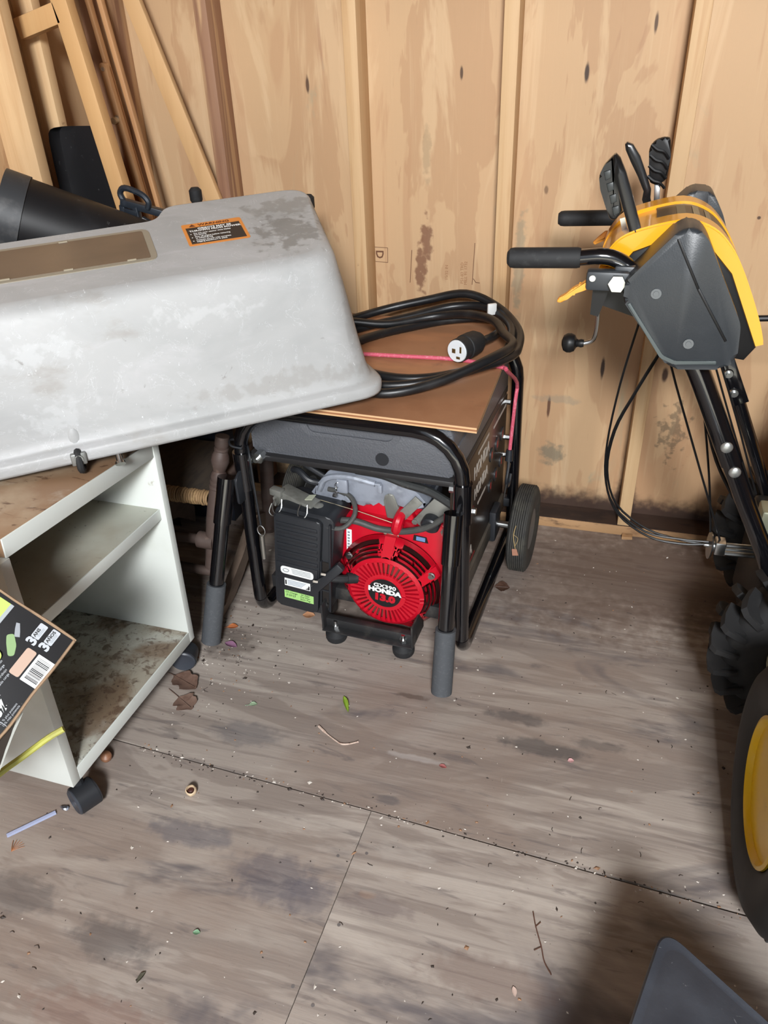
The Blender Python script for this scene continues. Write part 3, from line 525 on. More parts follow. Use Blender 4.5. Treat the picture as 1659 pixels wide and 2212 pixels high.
eb().tube([(-.205, -.0294, .189), (-.198, -.0294, .194), (-.188, -.0294, .191), (-.192, -.0294, .184), (-.201, -.0294, .184)], .0007, 5, 3, True).build('printed_emblem', mat('blue_print', (70, 84, 96), .5), st)
st = sticker('spec_label', [(-.203, .135), (-.127, .135), (-.127, .160), (-.203, .160)], -.0264, M_white, cv, 'white label with small black print')
for k in range(4): eb().lohi((-.194, -.0274, .1535-k*.0045), (-.140-.004*k, -.0270, .1553-k*.0045)).build('print_line', mat('label_blue', (150, 164, 180), .5) if 'label_blue' not in bpy.data.materials else bpy.data.materials['label_blue'], st)
eb().lohi((-.201, -.0275, .139), (-.197, -.0270, .154)).build('print_mark', M_ink, st); eb().prism([(-.140, .1375), (-.129, .1375), (-.129, .150), (-.1325, .150), (-.1325, .1445), (-.137, .1435), (-.1325, .1405), (-.140, .1395)], (0, -.0270, 0), (1, 0, 0), (0, 0, 1), (0, -.0005, 0)).build('print_mark', M_ink, st)
st = sticker('tape_note', [(-.205, .092), (-.118, .092), (-.118, .1180), (-.205, .1180)], -.0264, mat('green_tape', (168, 216, 128), .6), cv, 'green tape with handwriting')
M_hand = mat('pen_ink', (38, 58, 40), .6)
for t, x, z, s_ in (('Oil Change', -.184, .1148, .0078), ('3/20/23', -.186, .1050, .0095), ('Air Filter', -.143, .1160, .0072), ('Fuel Filter', -.143, .1085, .0072), ('Spark Plug', -.143, .1010, .0072)):
    text('handwriting', t, s_, ET @ V((x, -.0272, z-.0025)), EX, EZ, M_hand, st, shear=.2)
for x in (-.150, -.222):
    eb().tube([(x-.010, -.004, .392), (x-.013, -.014, .374), (x-.006, -.020, .362), (x+.006, -.020, .363), (x+.013, -.014, .376), (x+.009, -.002, .394)], .0017, 6, 4).build('wire_latch', M_steel, air)
# upper engine castings
M_cast = mat('cast_aluminium', (158, 164, 176), .42, .25, layers=[((108, 112, 120), (9, 9, 9), .45, .7, .7), ((196, 202, 212), (14, 14, 14), .58, .72, .6), ((128, 100, 78), 30, .68, .75, .6)], bump=.3, bscale=(60, 60, 60))
M_zinc = mat('dull_zinc', (136, 136, 130), .4, .4, layers=[((104, 102, 94), 24, .5, .7, .6)])
ms = gb(); ms.prism(round_poly([(-.150, .378), (-.118, .425), (-.085, .468), (-.03, .482), (.05, .478), (.10, .455), (.15, .44), (.185, .40), (.14, .385), (.06, .40), (.02, .37), (-.07, .385), (-.10, .362)], .015, 4), (0, .10, 0), (1, 0, 0), (0, 0, 1), (0, .13, .0), .014)
ms.jitter(.003, 22); ms.bm.transform(GT @ Matrix.Translation((0, -.022, .002)) @ GT.inverted()); muf = ms.build('muffler_shield', M_cast, gen, 'grey cast muffler shield', 1.0)
b = MB(GT @ Matrix.Translation((0, -.022, .002))); b.tube([(-.115, .094, .405), (-.09, .088, .447), (-.03, .086, .462), (.045, .088, .452)], .008, 8, 5); b.box((-.045, .088, .432), (.030, .012, .040), None, .004); b.box((.03, .09, .452), (.06, .012, .006), None, .002); b.box((.058, .088, .440), (.012, .012, .024), None, .003)
b.lathe([(0, 0), (.011, 0), (.011, .005), (.006, .006), (0, .008)], (-.03, .088, .398), (0, -1, 0), 14); b.build('shield_ribs', M_cast, muf)
sp = MB(GT @ Matrix.Translation((0, -.022, .002))).tube([(-.058+.004*math.cos(t*1.0), .078+.004*math.sin(t), .445-.0035*t/1.57) for t in [k*.6 for k in range(30)]], .0012, 5); sp.cyl((-.062, .076, .412), (-.062, .070, .406), .006, n=10); sp.build('governor_spring', M_steel, muf)
gb().prism(round_poly([(.068, .35), (.115, .35), (.100, .395), (.090, .425), (.072, .425), (.062, .41)], .006, 3), (0, .075, 0), (1, 0, 0), (0, 0, 1), (0, .04, 0), .005).build('lifting_lug', M_zinc, gen, 'upright metal lug')
gb().lohi((.10, .12, .34), (.175, .24, .435), .012).build('cylinder_head', mat('dark_cast', (98, 102, 112), .45, .5, layers=[((70, 70, 76), 14, .5, .7, .7)]), gen)
cp = gb().beam((.165, .066, .350), (.225, .075, .425), .052, .006, (0, 1, 0), .001); cp.cyl((.150, .07, .362), (.150, .060, .362), .008, n=6); gb_ = cp.build('control_plate', M_zinc, gen, 'zinc throttle control plate')
gb().lathe([(0, 0), (.0235, 0), (.0245, .006), (.0245, .022), (.021, .026), (0, .026)], (.196, .068, .372), (-.1, -1, -.25), 24).build('control_knob', M_black, gb_, 'black round knob')
gb().beam((.115, .062, .372), (.160, .070, .425), .026, .005, (0, 1, 0), .001).beam((.112, .058, .335), (.118, .060, .376), .010, .005, (0, 1, 0)).build('throttle_lever', M_zinc, gb_)
gb().lathe([(0, 0), (.014, 0), (.014, .006), (.008, .007), (.008, .016), (0, .016)], (.235, .055, .352), (0, -1, 0), 6).build('shroud_bolt', M_steel, gen)
# linkage box over the air cleaner
def lk(): return MB(GT @ Matrix.Translation((.014, 0, -.012)))
lb = lk().beam((-.232, .055, .398), (-.125, .03, .378), .045, .052, (0, 0, 1), .004); lbx = lb.build('linkage_box', M_zinc, gen, 'oily metal linkage box')
lk().beam((-.232, .028, .388), (-.232, .026, .415), .006, .034, (0, 1, 0), .001).beam((-.250, .035, .420), (-.215, .030, .418), .022, .02, (0, 0, 1), .003).build('box_bracket', M_zinc, lbx)
lk().tube([(-.246, .02, .388), (-.252, .012, .366), (-.240, .010, .356), (-.228, .012, .372), (-.226, .018, .385)], .0016, 6, 4).build('wire_clip', M_steel, lbx)
lk().box((-.150, .042, .4095), (.038, .026, .0012), Matrix.Rotation(math.radians(-10), 3, 'Y')).build('box_label', mat('oily_label', (196, 200, 178), .5), lbx, 'pale label on the box')
lk().lathe([(0, 0), (.022, 0), (.025, .006), (.025, .016), (.018, .03), (.008, .036), (0, .037)], (-.128, .032, .379), (1, -.12, -.12), 20).cyl((-.115, .02, .375), (-.095, .006, .365), .009, .0065, n=12).build('solenoid', M_zinc, lbx, 'rounded solenoid end')
M_hose = mat('dusty_hose', (70, 70, 68), .6, layers=[((96, 94, 90), 30, .5, .7, .5)])
gb().tube([(-.098, .004, .366), (-.06, -.006, .350), (-.02, .0, .352), (.0, .03, .378), (-.018, .06, .402), (-.05, .07, .412), (-.09, .075, .412)], .0065, 10, 5).build('fuel_hose', M_hose, gen, 'looped grey fuel hose')
gb().tube([(-.056, .045, .335), (-.04, .035, .349), (.0, .040, .349), (.05, .045, .335), (.088, .048, .333), (.13, .045, .340), (.19, .042, .366), (.245, .05, .41)], .0085, 10, 5).build('ignition_lead', M_hose, gen, 'black ignition lead clipped across the shroud')
gb().tube([(-.01, .08, .478), (.06, .078, .476), (.12, .075, .462), (.19, .07, .452), (.262, .05, .430)], .011, 10, 5).build('breather_hose', mat('black_hose', (44, 46, 46), .6, layers=[((86, 84, 80), 40, .55, .72, .6)]), gen, 'dusty black hose under the tank')
gb().tube([(-.20, .10, .44), (-.175, .085, .447), (-.145, .075, .43), (-.12, .085, .42)], .009, 10, 5).tube([(-.175, .09, .478), (-.15, .085, .466), (-.10, .085, .440)], .007, 10, 4).build('fuel_elbow', M_black, gen)
gb().tube([(-.11, .055, .388), (.0, .05, .375), (.115, .05, .352)], .0011, 5).build('throttle_rod', mat('rod_brass', (176, 166, 140), .4, .8), gen)
st = sticker('side_label', [(-.058, .205), (-.043, .205), (-.045, .300), (-.060, .300)], .0655, M_white, shroud, 'tall white label')
for k in range(9): eb().lohi((-.056, .0643, .212+k*.0095), (-.050, .0648, .217+k*.0095)).build('print_line', M_pr, st)
for x in (.045, .125):
    st = sticker('caution_label', [(x, .312), (x+.042, .312), (x+.036, .330), (x+.002, .330)], .0655, mat('label_cream', (198, 190, 168), .5) if x < .1 else M_ink, shroud)
eb().lohi((.134, .0641, .315), (.158, .0647, .327)).build('print_mark', mat('label_blue_mark', (110, 140, 186), .5), shroud)
# alternator body behind, axle and wheels
gb().cyl((.0, .20, .21), (.0, .52, .21), .135, n=36).lohi((-.12, .22, .09), (.12, .50, .12), .004).build('alternator', M_dark, gen)
M_tyre = mat('dusty_tyre', (56, 55, 52), .78, layers=[((84, 82, 72), (14, 14, 14), .45, .7, .6), ((30, 30, 30), 40, .5, .7, .5)])
WC = (.364, .462, .134)
gb().cyl((-.372, WC[1], WC[2]), (.372, WC[1], WC[2]), .011, n=16).build('axle', M_steel, gen)
gb().lohi((.268, WC[1]-.05, .10), (.288, WC[1]+.02, .20), .003).build('axle_bracket', M_black, gen)
for s in (1, -1):
    R0 = WC[2]-.001; w_ = .030; pr = [(.062, -w_*.72), (.085, -w_*.98), (.115, -w_), (R0-.010, -w_*.90), (R0-.004, -w_*.80)]
    n = 7
    for k in range(n):
        h0 = -w_*.72+2*w_*.72*k/n; h1 = h0+2*w_*.72/n; pr += [(R0-.0005, h0+.0006), (R0, (h0+h1)/2), (R0-.0005, h1-.0016), (R0-.0045, h1-.0008)]
    pr += [(R0-.004, w_*.80), (R0-.010, w_*.90), (.115, w_), (.085, w_*.98), (.062, w_*.72)]
    ty = gb().lathe(pr, (s*WC[0], WC[1], WC[2]), (1, 0, 0), 56).build('tyre', M_tyre, gen, 'grooved black tyre')
    gb().lathe([(0, -.022), (.03, -.022), (.062, -.024), (.064, 0), (.062, .024), (.03, .022), (0, .022)], (s*WC[0], WC[1], WC[2]), (1, 0, 0), 32).lathe([(.013, 0), (.022, 0), (.022, .03), (.013, .03)], (s*(WC[0]-.045), WC[1], WC[2]), (s, 0, 0), 20, True).build('wheel_hub', mat('hub_grey', (120, 122, 122), .5, .4), ty)
# ================================================================== THINGS ON AND AROUND THE GENERATOR
M_pboard = mat('brown_plywood_top', (164, 118, 86), .5, layers=[((142, 96, 66), (4, 4, 4), .45, .72, .8), ((186, 132, 92), (3, 10, 3), .5, .7, .6), ((112, 84, 66), (12, 12, 12), .62, .74, .5), ((196, 170, 140), 60, .70, .76, .4)])
pb = thing('plywood_board', 'brown plywood board lying on top of the generator under the coiled cord', 'board', GT @ V((0, .3, .672)), GA)
BZ = .6735
BP = [(-.30, -.022), (.322, -.022), (.276, .66), (-.30, .66)]
gb().prism(BP, (0, 0, BZ+.0127), (1, 0, 0), (0, 1, 0), (0, 0, .0008)).build('face_veneer', M_pboard, pb)
for k, c in enumerate(((206, 166, 122), (150, 100, 66), (212, 174, 132))): gb().prism(BP, (0, 0, BZ+.0001+k*.0042), (1, 0, 0), (0, 1, 0), (0, 0, .0041)).build('ply_layer', mat('ply_edge', c, .6), pb)
# coiled cord
M_cord = mat('black_cord', (24, 25, 27), .38, layers=[((52, 52, 53), (20, 20, 20), .5, .75, .5), ((120, 118, 112), 120, .72, .78, .35)])
cz = BZ+.0135+.0125
pw = thing('power_cord', 'thick black power cord coiled on the brown plywood board', 'cord', (-.45, 1.93, cz-.0125))
cp_ = [(-.318, 1.950, cz+.014), (-.290, 2.02, cz+.012), (-.285, 2.10, cz+.010), (-.33, 2.16, cz+.010), (-.43, 2.155, cz+.004), (-.53, 2.09, cz), (-.63, 1.98, cz), (-.68, 1.86, cz), (-.62, 1.76, cz), (-.50, 1.705, cz), (-.40, 1.715, cz+.002), (-.30, 1.775, cz+.010), (-.248, 1.86, cz+.012), (-.240, 1.97, cz+.020), (-.262, 2.08, cz+.030), (-.34, 2.155, cz+.045), (-.44, 2.165, cz+.038), (-.56, 2.10, cz+.020), (-.68, 2.03, cz+.004), (-.76, 1.90, cz), (-.70, 1.76, cz), (-.55, 1.655, cz), (-.42, 1.665, cz+.006), (-.30, 1.740, cz+.022), (-.225, 1.84, cz+.022), (-.215, 1.93, cz+.018), (-.232, 2.04, cz+.026), (-.30, 2.14, cz+.050), (-.40, 2.175, cz+.075), (-.52, 2.175, cz+.050), (-.66, 2.13, cz+.022), (-.78, 2.00, cz+.004), (-.78, 1.84, cz), (-.68, 1.70, cz), (-.54, 1.615, cz), (-.46, 1.612, cz+.002), (-.36, 1.672, cz+.016), (-.26, 1.762, cz+.044), (-.222, 1.86, cz+.046), (-.26, 1.96, cz+.040), (-.30, 2.04, cz+.046), (-.38, 2.10, cz+.040), (-.48, 2.12, cz+.022), (-.60, 2.06, cz+.012), (-.70, 2.02, cz+.026)]
MB().tube(cp_, .0118, 12, 6).build('cord', M_cord, pw)
pf, pe = V((-.362, 1.848, cz+.0235)), V((-.318, 1.945, cz+.0235)); pd = (pe-pf).normalized()
MB().lathe([(.0, .004), (.029, .004), (.0305, .006), (.0305, .034), (.0325, .036), (.0325, .066), (.031, .070), (.031, .082), (.028, .088), (.024, .098), (.014, .110), (0, .111)], pf, pd, 30).build('plug_body', M_blackmat, pw, 'black plug body')
pl = MB().lathe([(0, 0), (.0275, 0), (.0288, .002), (.0288, .006), (0, .006)], pf, pd, 30).build('plug_face', mat('white_plug', (226, 232, 236), .4), pw, 'white plug face')
pu, pv = perp(pd); 
if pv.z < 0: pv = -pv
pu = pv.cross(pd)
fr3 = Matrix((pu, pd, pv)).transposed()
for a, b_, sx_, sz_ in ((-.013, .006, .005, .016), (.008, .000, .010, .011), (-.006, -.016, .011, .006)): MB().box(pf+pu*a+pv*b_-pd*.0005, (sx_, .002, sz_), fr3).build('blade', mat('brass_blade', (132, 116, 76), .35, .8) if 'brass_blade' not in bpy.data.materials else bpy.data.materials['brass_blade'], pl)
pt = MB().box((-.316, 2.118, cz+.052), (.026, .010, .032), Matrix.Rotation(.5, 3, 'Z'), .003); pt.build('tag', M_white, pw, 'white paper tag')
# bungee
bu = thing('bungee_cord', 'pink elastic bungee cord running under the black cord and down the generator side', 'bungee cord', (-.4, 1.86, BZ+.0135))
zc = BZ+.0135+.0058
MB().tube([(-.66, 1.862, zc), (-.50, 1.868, zc), (-.37, 1.872, zc), (-.30, 1.856, zc)]+[(-.262, 1.845, zc), (-.236, 1.836, zc), (-.228, 1.834, zc-.008)]+[g(.302, .55, .56), g(.300, .55, .50), g(.296, .546, .40), g(.295, .536, .345)], .0054, 8, 3).build('elastic', mat('pink_elastic', (206, 88, 110), .6, layers=[((226, 150, 164), (120, 120, 120), .5, .7, .7)]), bu)
hk = MB(GT); hk.cyl((.295, .536, .352), (.295, .530, .318), .010, .012, n=14); hk.tube([(.295, .530, .325), (.297, .518, .300), (.297, .500, .268), (.297, .512, .238), (.297, .545, .232), (.297, .565, .255)], .0048, 8, 4); hk.build('hook', M_black, bu, 'black plastic hook')
hk = MB(GT); hk.cyl((.296, .548, .30), (.298, .47, .225), .0022, n=8); hk.build('wire', M_steel, bu)
# ================================================================== ROCKING CHAIR AND BIN BEHIND THE GENERATOR
M_chair = mat('dark_chair_wood', (82, 68, 62), .6, layers=[((70, 50, 44), (10, 10, 40), .45, .7, .6), ((136, 112, 98), 24, .62, .76, .5)])
ch = thing('rocking_chair', 'old dark wooden rocking chair with turned posts, between the cart and the generator', 'chair', (-1.14, 1.72, 0))
def post(name, p0, p1, prof):
    p0, p1 = V(p0), V(p1); d = p1-p0; L_ = d.length
    return MB().lathe([(r, h*L_) for r, h in prof], p0, d, 20).build(name, M_chair, ch)
TURN = [(0, 0), (.016, 0), (.017, .10), (.021, .25), (.024, .38), (.024, .50), (.022, .62), (.0235, .625), (.0235, .64), (.021, .645), (.023, .66), (.023, .675), (.020, .68), (.022, .70), (.021, .73), (.016, .75), (.020, .78), (.0245, .82), (.023, .86), (.017, .895), (.019, .90), (.019, .915), (.016, .92), (.019, .94), (.019, .96), (.018, 1), (0, 1)]
for dx in (0, -.30): post('front_post', (-.997+dx, 1.545, .155), (-.926+dx, 1.602, .545), TURN)
for x0, x1 in ((-.965, -.945), (-1.315, -1.32)): post('rear_post', (x0, 1.865, .075), (x1, 1.925, .62), [(0, 0), (.018, 0), (.021, .3), (.021, .6), (.018, 1), (0, 1)])
MB().cyl((-.992, 1.553, .240), (-1.30, 1.553, .240), .014, n=14).cyl((-.974, 1.553, .238), (-1.022, 1.553, .240), .024, n=18).build('front_stretcher', M_chair, ch)
MB().cyl((-.99, 1.56, .125), (-1.31, 1.56, .135), .014, n=14).build('low_stretcher', M_chair, ch)
MB().cyl((-.945, 1.585, .405), (-.95, 1.90, .41), .013, n=12).build('side_rail', M_chair, ch)
for dx in (0, -.318):
    pts = [(1.475, .022), (1.53, .0165), (1.60, .030), (1.67, .062), (1.74, .105), (1.80, .125), (1.86, .10), (1.92, .055), (1.955, .022)]
    b = MB(); rg = []
    for y, z in [(p.x, p.y) for p in [V((q[0], q[1], 0)) for q in pts]]:
        h = .020 if y in (1.475, 1.955) else (.020 if y < 1.55 else .05); rg.append([(-.992+dx, y, z-.016), (-.968+dx, y, z-.016), (-.968+dx+.006, y, z+h), (-.986+dx, y, z+h)])
    b.loft(rg); b.build('rocker', mat('worn_rocker', (122, 104, 90), .65, layers=[((84, 68, 58), (20, 6, 20), .5, .7, .6)]) if 'worn_rocker' not in bpy.data.materials else bpy.data.materials['worn_rocker'], ch)
M_rush = mat('rush_seat', (140, 112, 78), .75, layers=[((120, 92, 60), (14, 14, 14), .5, .7, .6), ((206, 176, 122), 30, .55, .75, .5)])
st = MB()
n = 46
for k in range(n):
    x = -.985-.335*k/n; r = .0185+.0012*R.uniform(-1, 1)
    st.tube([(x+R.uniform(-.001, .001), 1.580+r*math.cos(t), .362+r*math.sin(t)) for t in [2*math.pi*q/10 for q in range(10)]], .0040, 5, closed=True)
seat = tag(st.build('seat_roll', M_rush, ch, 'front edge wound with pale rush cord'), kind='stuff')
MB().prism([(-.985, 1.585), (-1.32, 1.585), (-1.31, 1.87), (-.97, 1.87)], (0, 0, .366), (1, 0, 0), (0, 1, 0), (0, 0, .012), .003).build('seat', mat('dark_rush', (54, 45, 36), .85, layers=[((34, 29, 25), (60, 14, 30), .45, .65, .7)]), ch, 'dark woven rush seat')
bn = thing('plastic_bin', 'flat blackish blue plastic bin standing in the dark behind the rocking chair', 'bin', (-1.27, 2.03, 0))
b = MB(); b.loft([[(-1.27+sx_*w_*.62, 2.03+sy_*d_*.42, z) for sx_, sy_ in ((-1, -1), (1, -1), (1, 1), (-1, 1))] for z, w_, d_ in ((0, .18, .07), (.56, .20, .085), (.56, .21, .095), (.58, .21, .095), (.58, .19, .08), (.05, .175, .055))], (True, True))
b.build('tub', mat('blue_black_plastic', (34, 38, 48), .4, layers=[((58, 62, 72), 8, .5, .75, .5)]), bn)
MB().beam((-1.36, 1.986, .50), (-1.20, 1.995, .12), .012, .006, (0, 1, 0), .002).build('strap', M_blackmat, bn)
# ================================================================== TORN CARTON LEANING ON THE CART
nb = V((.591, -.518, .618)).normalized()           # face normal, towards the door
bx = thing('cardboard_carton', 'torn black and lime cardboard carton leaning on the front corner of the white cart', 'box', (-.80, .76, .56))
C0 = V((-.760, .752, .612))                           # right hand corner of the printed face
ua = V((-.74, -.09, .67)); ua = (ua-nb*ua.dot(nb)).normalized(); ub = nb.cross(ua).normalized()
if ub.dot(V((-.2, -.84, -.5))) < 0: ub = -ub
LB, LA, TB = .40, .46, .05
def bp(a, b_, d=0): return C0+ua*a+ub*b_+nb*d       # a: up-left, b: down-left, d: out of the face
M_card = mat('brown_cardboard', (150, 124, 98), .8, layers=[((112, 90, 70), 30, .5, .7, .6), ((196, 182, 160), 60, .62, .74, .5)])
M_face = mat('carton_black_print', (34, 34, 36), .42, layers=[((50, 50, 52), (4, 4, 4), .5, .75, .5), ((128, 118, 104), (26, 60, 40), .70, .75, .7, 2), ((96, 92, 88), 70, .69, .75, .5)])
BOXM = Matrix((ua, ub, nb)).transposed().to_4x4(); BOXM.translation = C0
def xb(): return MB(BOXM)
PM = BOXM @ Matrix.Translation((-.018, 0, 0)) @ Matrix.Diagonal((1, .9, 1, 1))
def xp(): return MB(PM)
PB = PM @ Matrix.Translation((-.013, -.012, 0))
def xq(): return MB(PB)
b = xb(); b.lohi((0, 0, -.003), (LA, LB, 0), .0005).build('printed_panel', M_face, bx, 'black printed front panel')
for lo, hi in (((-.003, -.003, -TB), (LA, .0, .001)), ((LA, 0, -TB), (LA+.003, LB, 0)), ((0, 0, -TB), (LA, LB, -TB+.003))):
    xb().lohi(lo, hi).build('side_panel', M_card, bx)
b = xb(); b.tube([(-.001, .0, .0008), (-.002, .05, .001), (-.0005, .10, .0006), (-.003, .15, .001), (-.001, .20, .001), (-.001, LB, .001)], .0024, 6, 3).build('torn_edge', M_card, bx, 'torn brown cardboard edge')
b = xb(); b.tube([(0, -.002, .0008), (.05, -.0028, .001), (.11, -.0015, .001), (.2, -.003, .001), (LA, -.002, .001)], .0020, 6, 3).build('torn_edge', M_card, bx)
M_lime = mat('lime_print', (172, 204, 86), .5); M_limeedge = mat('yellow_flap', (178, 178, 84), .55, layers=[((156, 150, 96), 40, .52, .7, .6)])
sk = xb().lohi((.110, .006, .0002), (.30, .125, .0008)).build('lime_panel', M_lime, bx, 'lime green printed panel')
xb().lohi((.104, .006, .0002), (.110, .130, .0009)).build('grey_stripe', mat('grey_stripe', (150, 156, 160), .5), bx)
def btxt(t, s_, a, b_, m, par, al='LEFT', bold=0, sx=1, shear=0): text('printed_lettering', t, s_*.88, bp(a-.018, b_*.9, .0011), -ub, ua, m, par, al, bold, .0002, sx, shear)
M_lg = mat('print_light', (172, 176, 182), .5)
btxt('Charger', .009, .152, .062, M_ink, sk); btxt('Chargeur', .009, .145, .064, M_ink, sk); btxt('Cargador', .009, .138, .066, M_ink, sk)
xb().tube([(.145, .062, .0012), (.160, .062, .0012), (.163, .055, .0012), (.155, .045, .0012), (.143, .047, .0012)], .0011, 5, 3).build('printed_icon', M_ink, sk)
for k, (t, a, b_) in enumerate((('ANS', .068, .021), ('A\u00d1OS', .047, .018))):
    pl_ = xp().prism(round_poly([(a-.0068, b_-.016), (a+.0068, b_-.016), (a+.0068, b_+.011), (a-.0068, b_+.011)], .002, 2), (0, 0, .0002), (1, 0, 0), (0, 1, 0), (0, 0, .0007)).build('printed_tag', M_lg, bx)
    btxt('3', .025, a, b_+.017, M_lg, bx, 'CENTER', .001); btxt(t, .0082, a+.0022, b_+.009, M_ink, pl_, 'LEFT', .0003, 1)
    for q in range(2): xp().lohi((a-.0025-q*.002, b_-.010, .001), (a-.0018-q*.002, b_+.006, .0013)).build('print_line', M_pr, pl_)
bc = xq().prism(round_poly([(.028, .062), (.060, .062), (.060, .112), (.028, .112)], .001, 2), (0, 0, .0002), (1, 0, 0), (0, 1, 0), (0, 0, .0007)).build('barcode_label', M_white, bx, 'white barcode label')
bb = .067
bars = MB(PB)
for k in range(26):
    w_ = R.choice((.0006, .0006, .0012, .0018)); 
    if bb+w_ > .108: break
    bars.lohi((.0345, bb, .001), (.056, bb+w_, .0013)); bb += w_+R.choice((.0006, .001, .0016))
tag(bars.build('barcode_bars', M_ink, bc), kind='stuff')
xq().lohi((.030, .070, .001), (.0315, .105, .0013)).build('print_line', M_pr, bc)
xq().prism(round_poly([(.063, .062), (.080, .062), (.080, .112), (.063, .112)], .004, 3), (0, 0, .0002), (1, 0, 0), (0, 1, 0), (0, 0, .0007)).build('beige_tag', mat('beige_print', (176, 148, 130), .5), bx, 'beige printed tag')
btxt('75%', .0235, .041, .180, M_white, bx, 'LEFT', .001); btxt('PUISSANCE', .0078, .064, .174, M_lg, bx, 'LEFT', .0003); btxt('POTENCIA', .0078, .0565, .174, M_lg, bx, 'LEFT', .0003)
btxt('15 % plus puissant', .0058, .0275, .176, M_lg, bx); btxt('15% m\u00e1s potencia', .0058, .0225, .176, M_lg, bx)
for k, t in enumerate(("Pour visser, percer", "D'une charge plus", "Plus de travail par charge", "M\u00e1s tiempo de trabajo", "con cada carga")): btxt(t, .0062, .092-k*.0068, .086+.004*k, M_lg, bx, 'RIGHT')
xp().lohi((.018, .172, .0002), (.25, .1728, .0008)).build('print_line', M_lg, bx)
btxt('/min', .016, .037, .190, M_white, bx, 'RIGHT', .0005)
btxt('Meilleur style', .0075, .021, .214, M_lg, bx, 'RIGHT')
pd_ = xp(); pd_.lathe([(0, 0), (.010, 0), (.010, .006), (0, .006)], (.098, .090, .0002), (0, 0, 1), 20)
drl = pd_.build('printed_tool', M_lime, bx, 'printed picture of a lime green tool')
xp().prism(round_poly([(.082, .080), (.096, .064), (.104, .052), (.096, .044), (.082, .058), (.075, .074)], .004, 3), (0, 0, .0002), (1, 0, 0), (0, 1, 0), (0, 0, .0006)).build('printed_body', mat('print_tool_grey', (120, 150, 96), .5), drl)
xp().prism([(.093, .048), (.100, .036), (.104, .027), (.099, .025), (.091, .036), (.086, .044)], (0, 0, .0002), (1, 0, 0), (0, 1, 0), (0, 0, .0006)).build('printed_chuck', mat('print_tool_silver', (136, 140, 146), .5), drl)
# opened flap below, lime outside
fl = MB(); pa = [bp(-.002, .20, -.004), bp(-.006, .26, -.012), bp(-.008, .33, -.02), bp(-.004, LB, -.02)]
out = [V((-.805, .705, .468)), V((-.845, .67, .448)), V((-.875, .63, .430)), V((-.90, .575, .405))]
M_flapin = mat('pale_flap', (176, 178, 172), .6)
rg = [[p, q, q+V((0, 0, -.004)), p+V((0, 0, -.004))] for p, q in zip(pa, out)]
fl2 = MB(); fl2.tube([(-.812, .722, .428), (-.832, .704, .420), (-.862, .668, .404), (-.888, .632, .392), (-.918, .575, .372)], .0056, 8, 4)
fl2.build('flap', M_limeedge, bx, 'lime edged open flap')
MB().loft([[bp(-.0005, .135, -.003), bp(-.0005, .30, -.003), bp(-.0005, .30, -.006), bp(-.0005, .135, -.006)], [bp(-.005, .140, -.012), bp(-.060, .30, -.03), bp(-.060, .30, -.033), bp(-.005, .140, -.015)]]).build('shade_sheet', mat('shadowed_card', (48, 40, 34), .8), bx, 'dark sheet painting the shade inside the carton bottom')  # added sheet, coloured dark to paint the shade inside the open carton
MB().loft([[bp(-.004, .128, -.010), bp(-.007, .128, -.012), bp(-.007, .128, -.014), bp(-.004, .128, -.012)], [bp(-.012, .165, -.014), bp(-.016, .162, -.016), bp(-.016, .162, -.018), bp(-.012, .165, -.016)], [bp(-.032, .215, -.018), bp(-.033, .214, -.018), bp(-.033, .214, -.02), bp(-.032, .215, -.02)]]).build('flap', M_flapin, bx, 'pale inside of a flap')
# ================================================================== SNOW BLOWER
sb_ = thing('snow_blower', 'yellow and black snow blower with upright hand levers standing at the right', 'snow blower', (.55, 1.75, 0))
M_sbk = mat('satin_black_plastic', (47, 51, 55), .38, layers=[((62, 66, 70), (5, 5, 5), .5, .75, .4)], bump=.12, bscale=(400, 400, 400))
M_sbd = mat('deep_black_plastic', (20, 20, 21), .42, spec=.35)
M_yel = mat('snow_blower_yellow', (238, 166, 24), .28, coat=.3)
M_orange = mat('trigger_orange', (246, 164, 60), .4)
def xz(b, poly, y, dy, bev=0, taper=1, bseg=2): return b.prism(poly, (0, y, 0), (1, 0, 0), (0, 0, 1), (0, dy, 0), bev, taper, bseg)
# near handle
hb = MB().tube([(-.066, 1.552, 1.039), (-.026, 1.552, 1.043), (.005, 1.555, 1.036), (.036, 1.558, 1.014), (.08, 1.562, .96), (.14, 1.565, .88), (.186, 1.562, .822), (.237, 1.560, .722), (.270, 1.56, .655)], .0155, 14, 4)
hb.tube([(.17, 1.563, .845), (.186, 1.562, .822), (.237, 1.560, .722), (.284, 1.56, .628)], .0225, 16, 4); hnd = hb.build('near_handlebar', M_blacktube, sb_, 'near black handlebar tube')
MB().lathe([(0, -.002), (.012, -.002), (.0185, .004), (.0195, .012), (.0195, .132), (.018, .138), (.015, .138)], (-.203, 1.552, 1.034), (.139, 0, .005), 24).build('grip', M_blackmat, hnd, 'thick black rubber grip')
for p in ((.264, 1.536, .674), (.290, 1.536, .619)): MB().sphere(p, .0125, (1, .5, 1), 16).build('carriage_bolt', mat('bolt_grey', (176, 178, 176), .35, .8) if 'bolt_grey' not in bpy.data.materials else bpy.data.materials['bolt_grey'], hnd)
MB().tube([(.27, 1.56, .655), (.330, 1.56, .535), (.392, 1.56, .415), (.44, 1.56, .30)], .0195, 14, 3).build('lower_tube', M_blacktube, sb_)
MB().lohi((-.050, 1.520, .985), (.030, 1.552, 1.022), .006).lohi((.0, 1.535, .99), (.05, 1.57, 1.03), .006).build('clamp', mat('dark_grey_clamp', (52, 56, 60), .45), sb_)
MB().cyl((.008, 1.534, 1.003), (.008, 1.508, 1.003), .0165, n=6).build('hex_bolt', M_steel, sb_, 'bright hexagonal bolt')
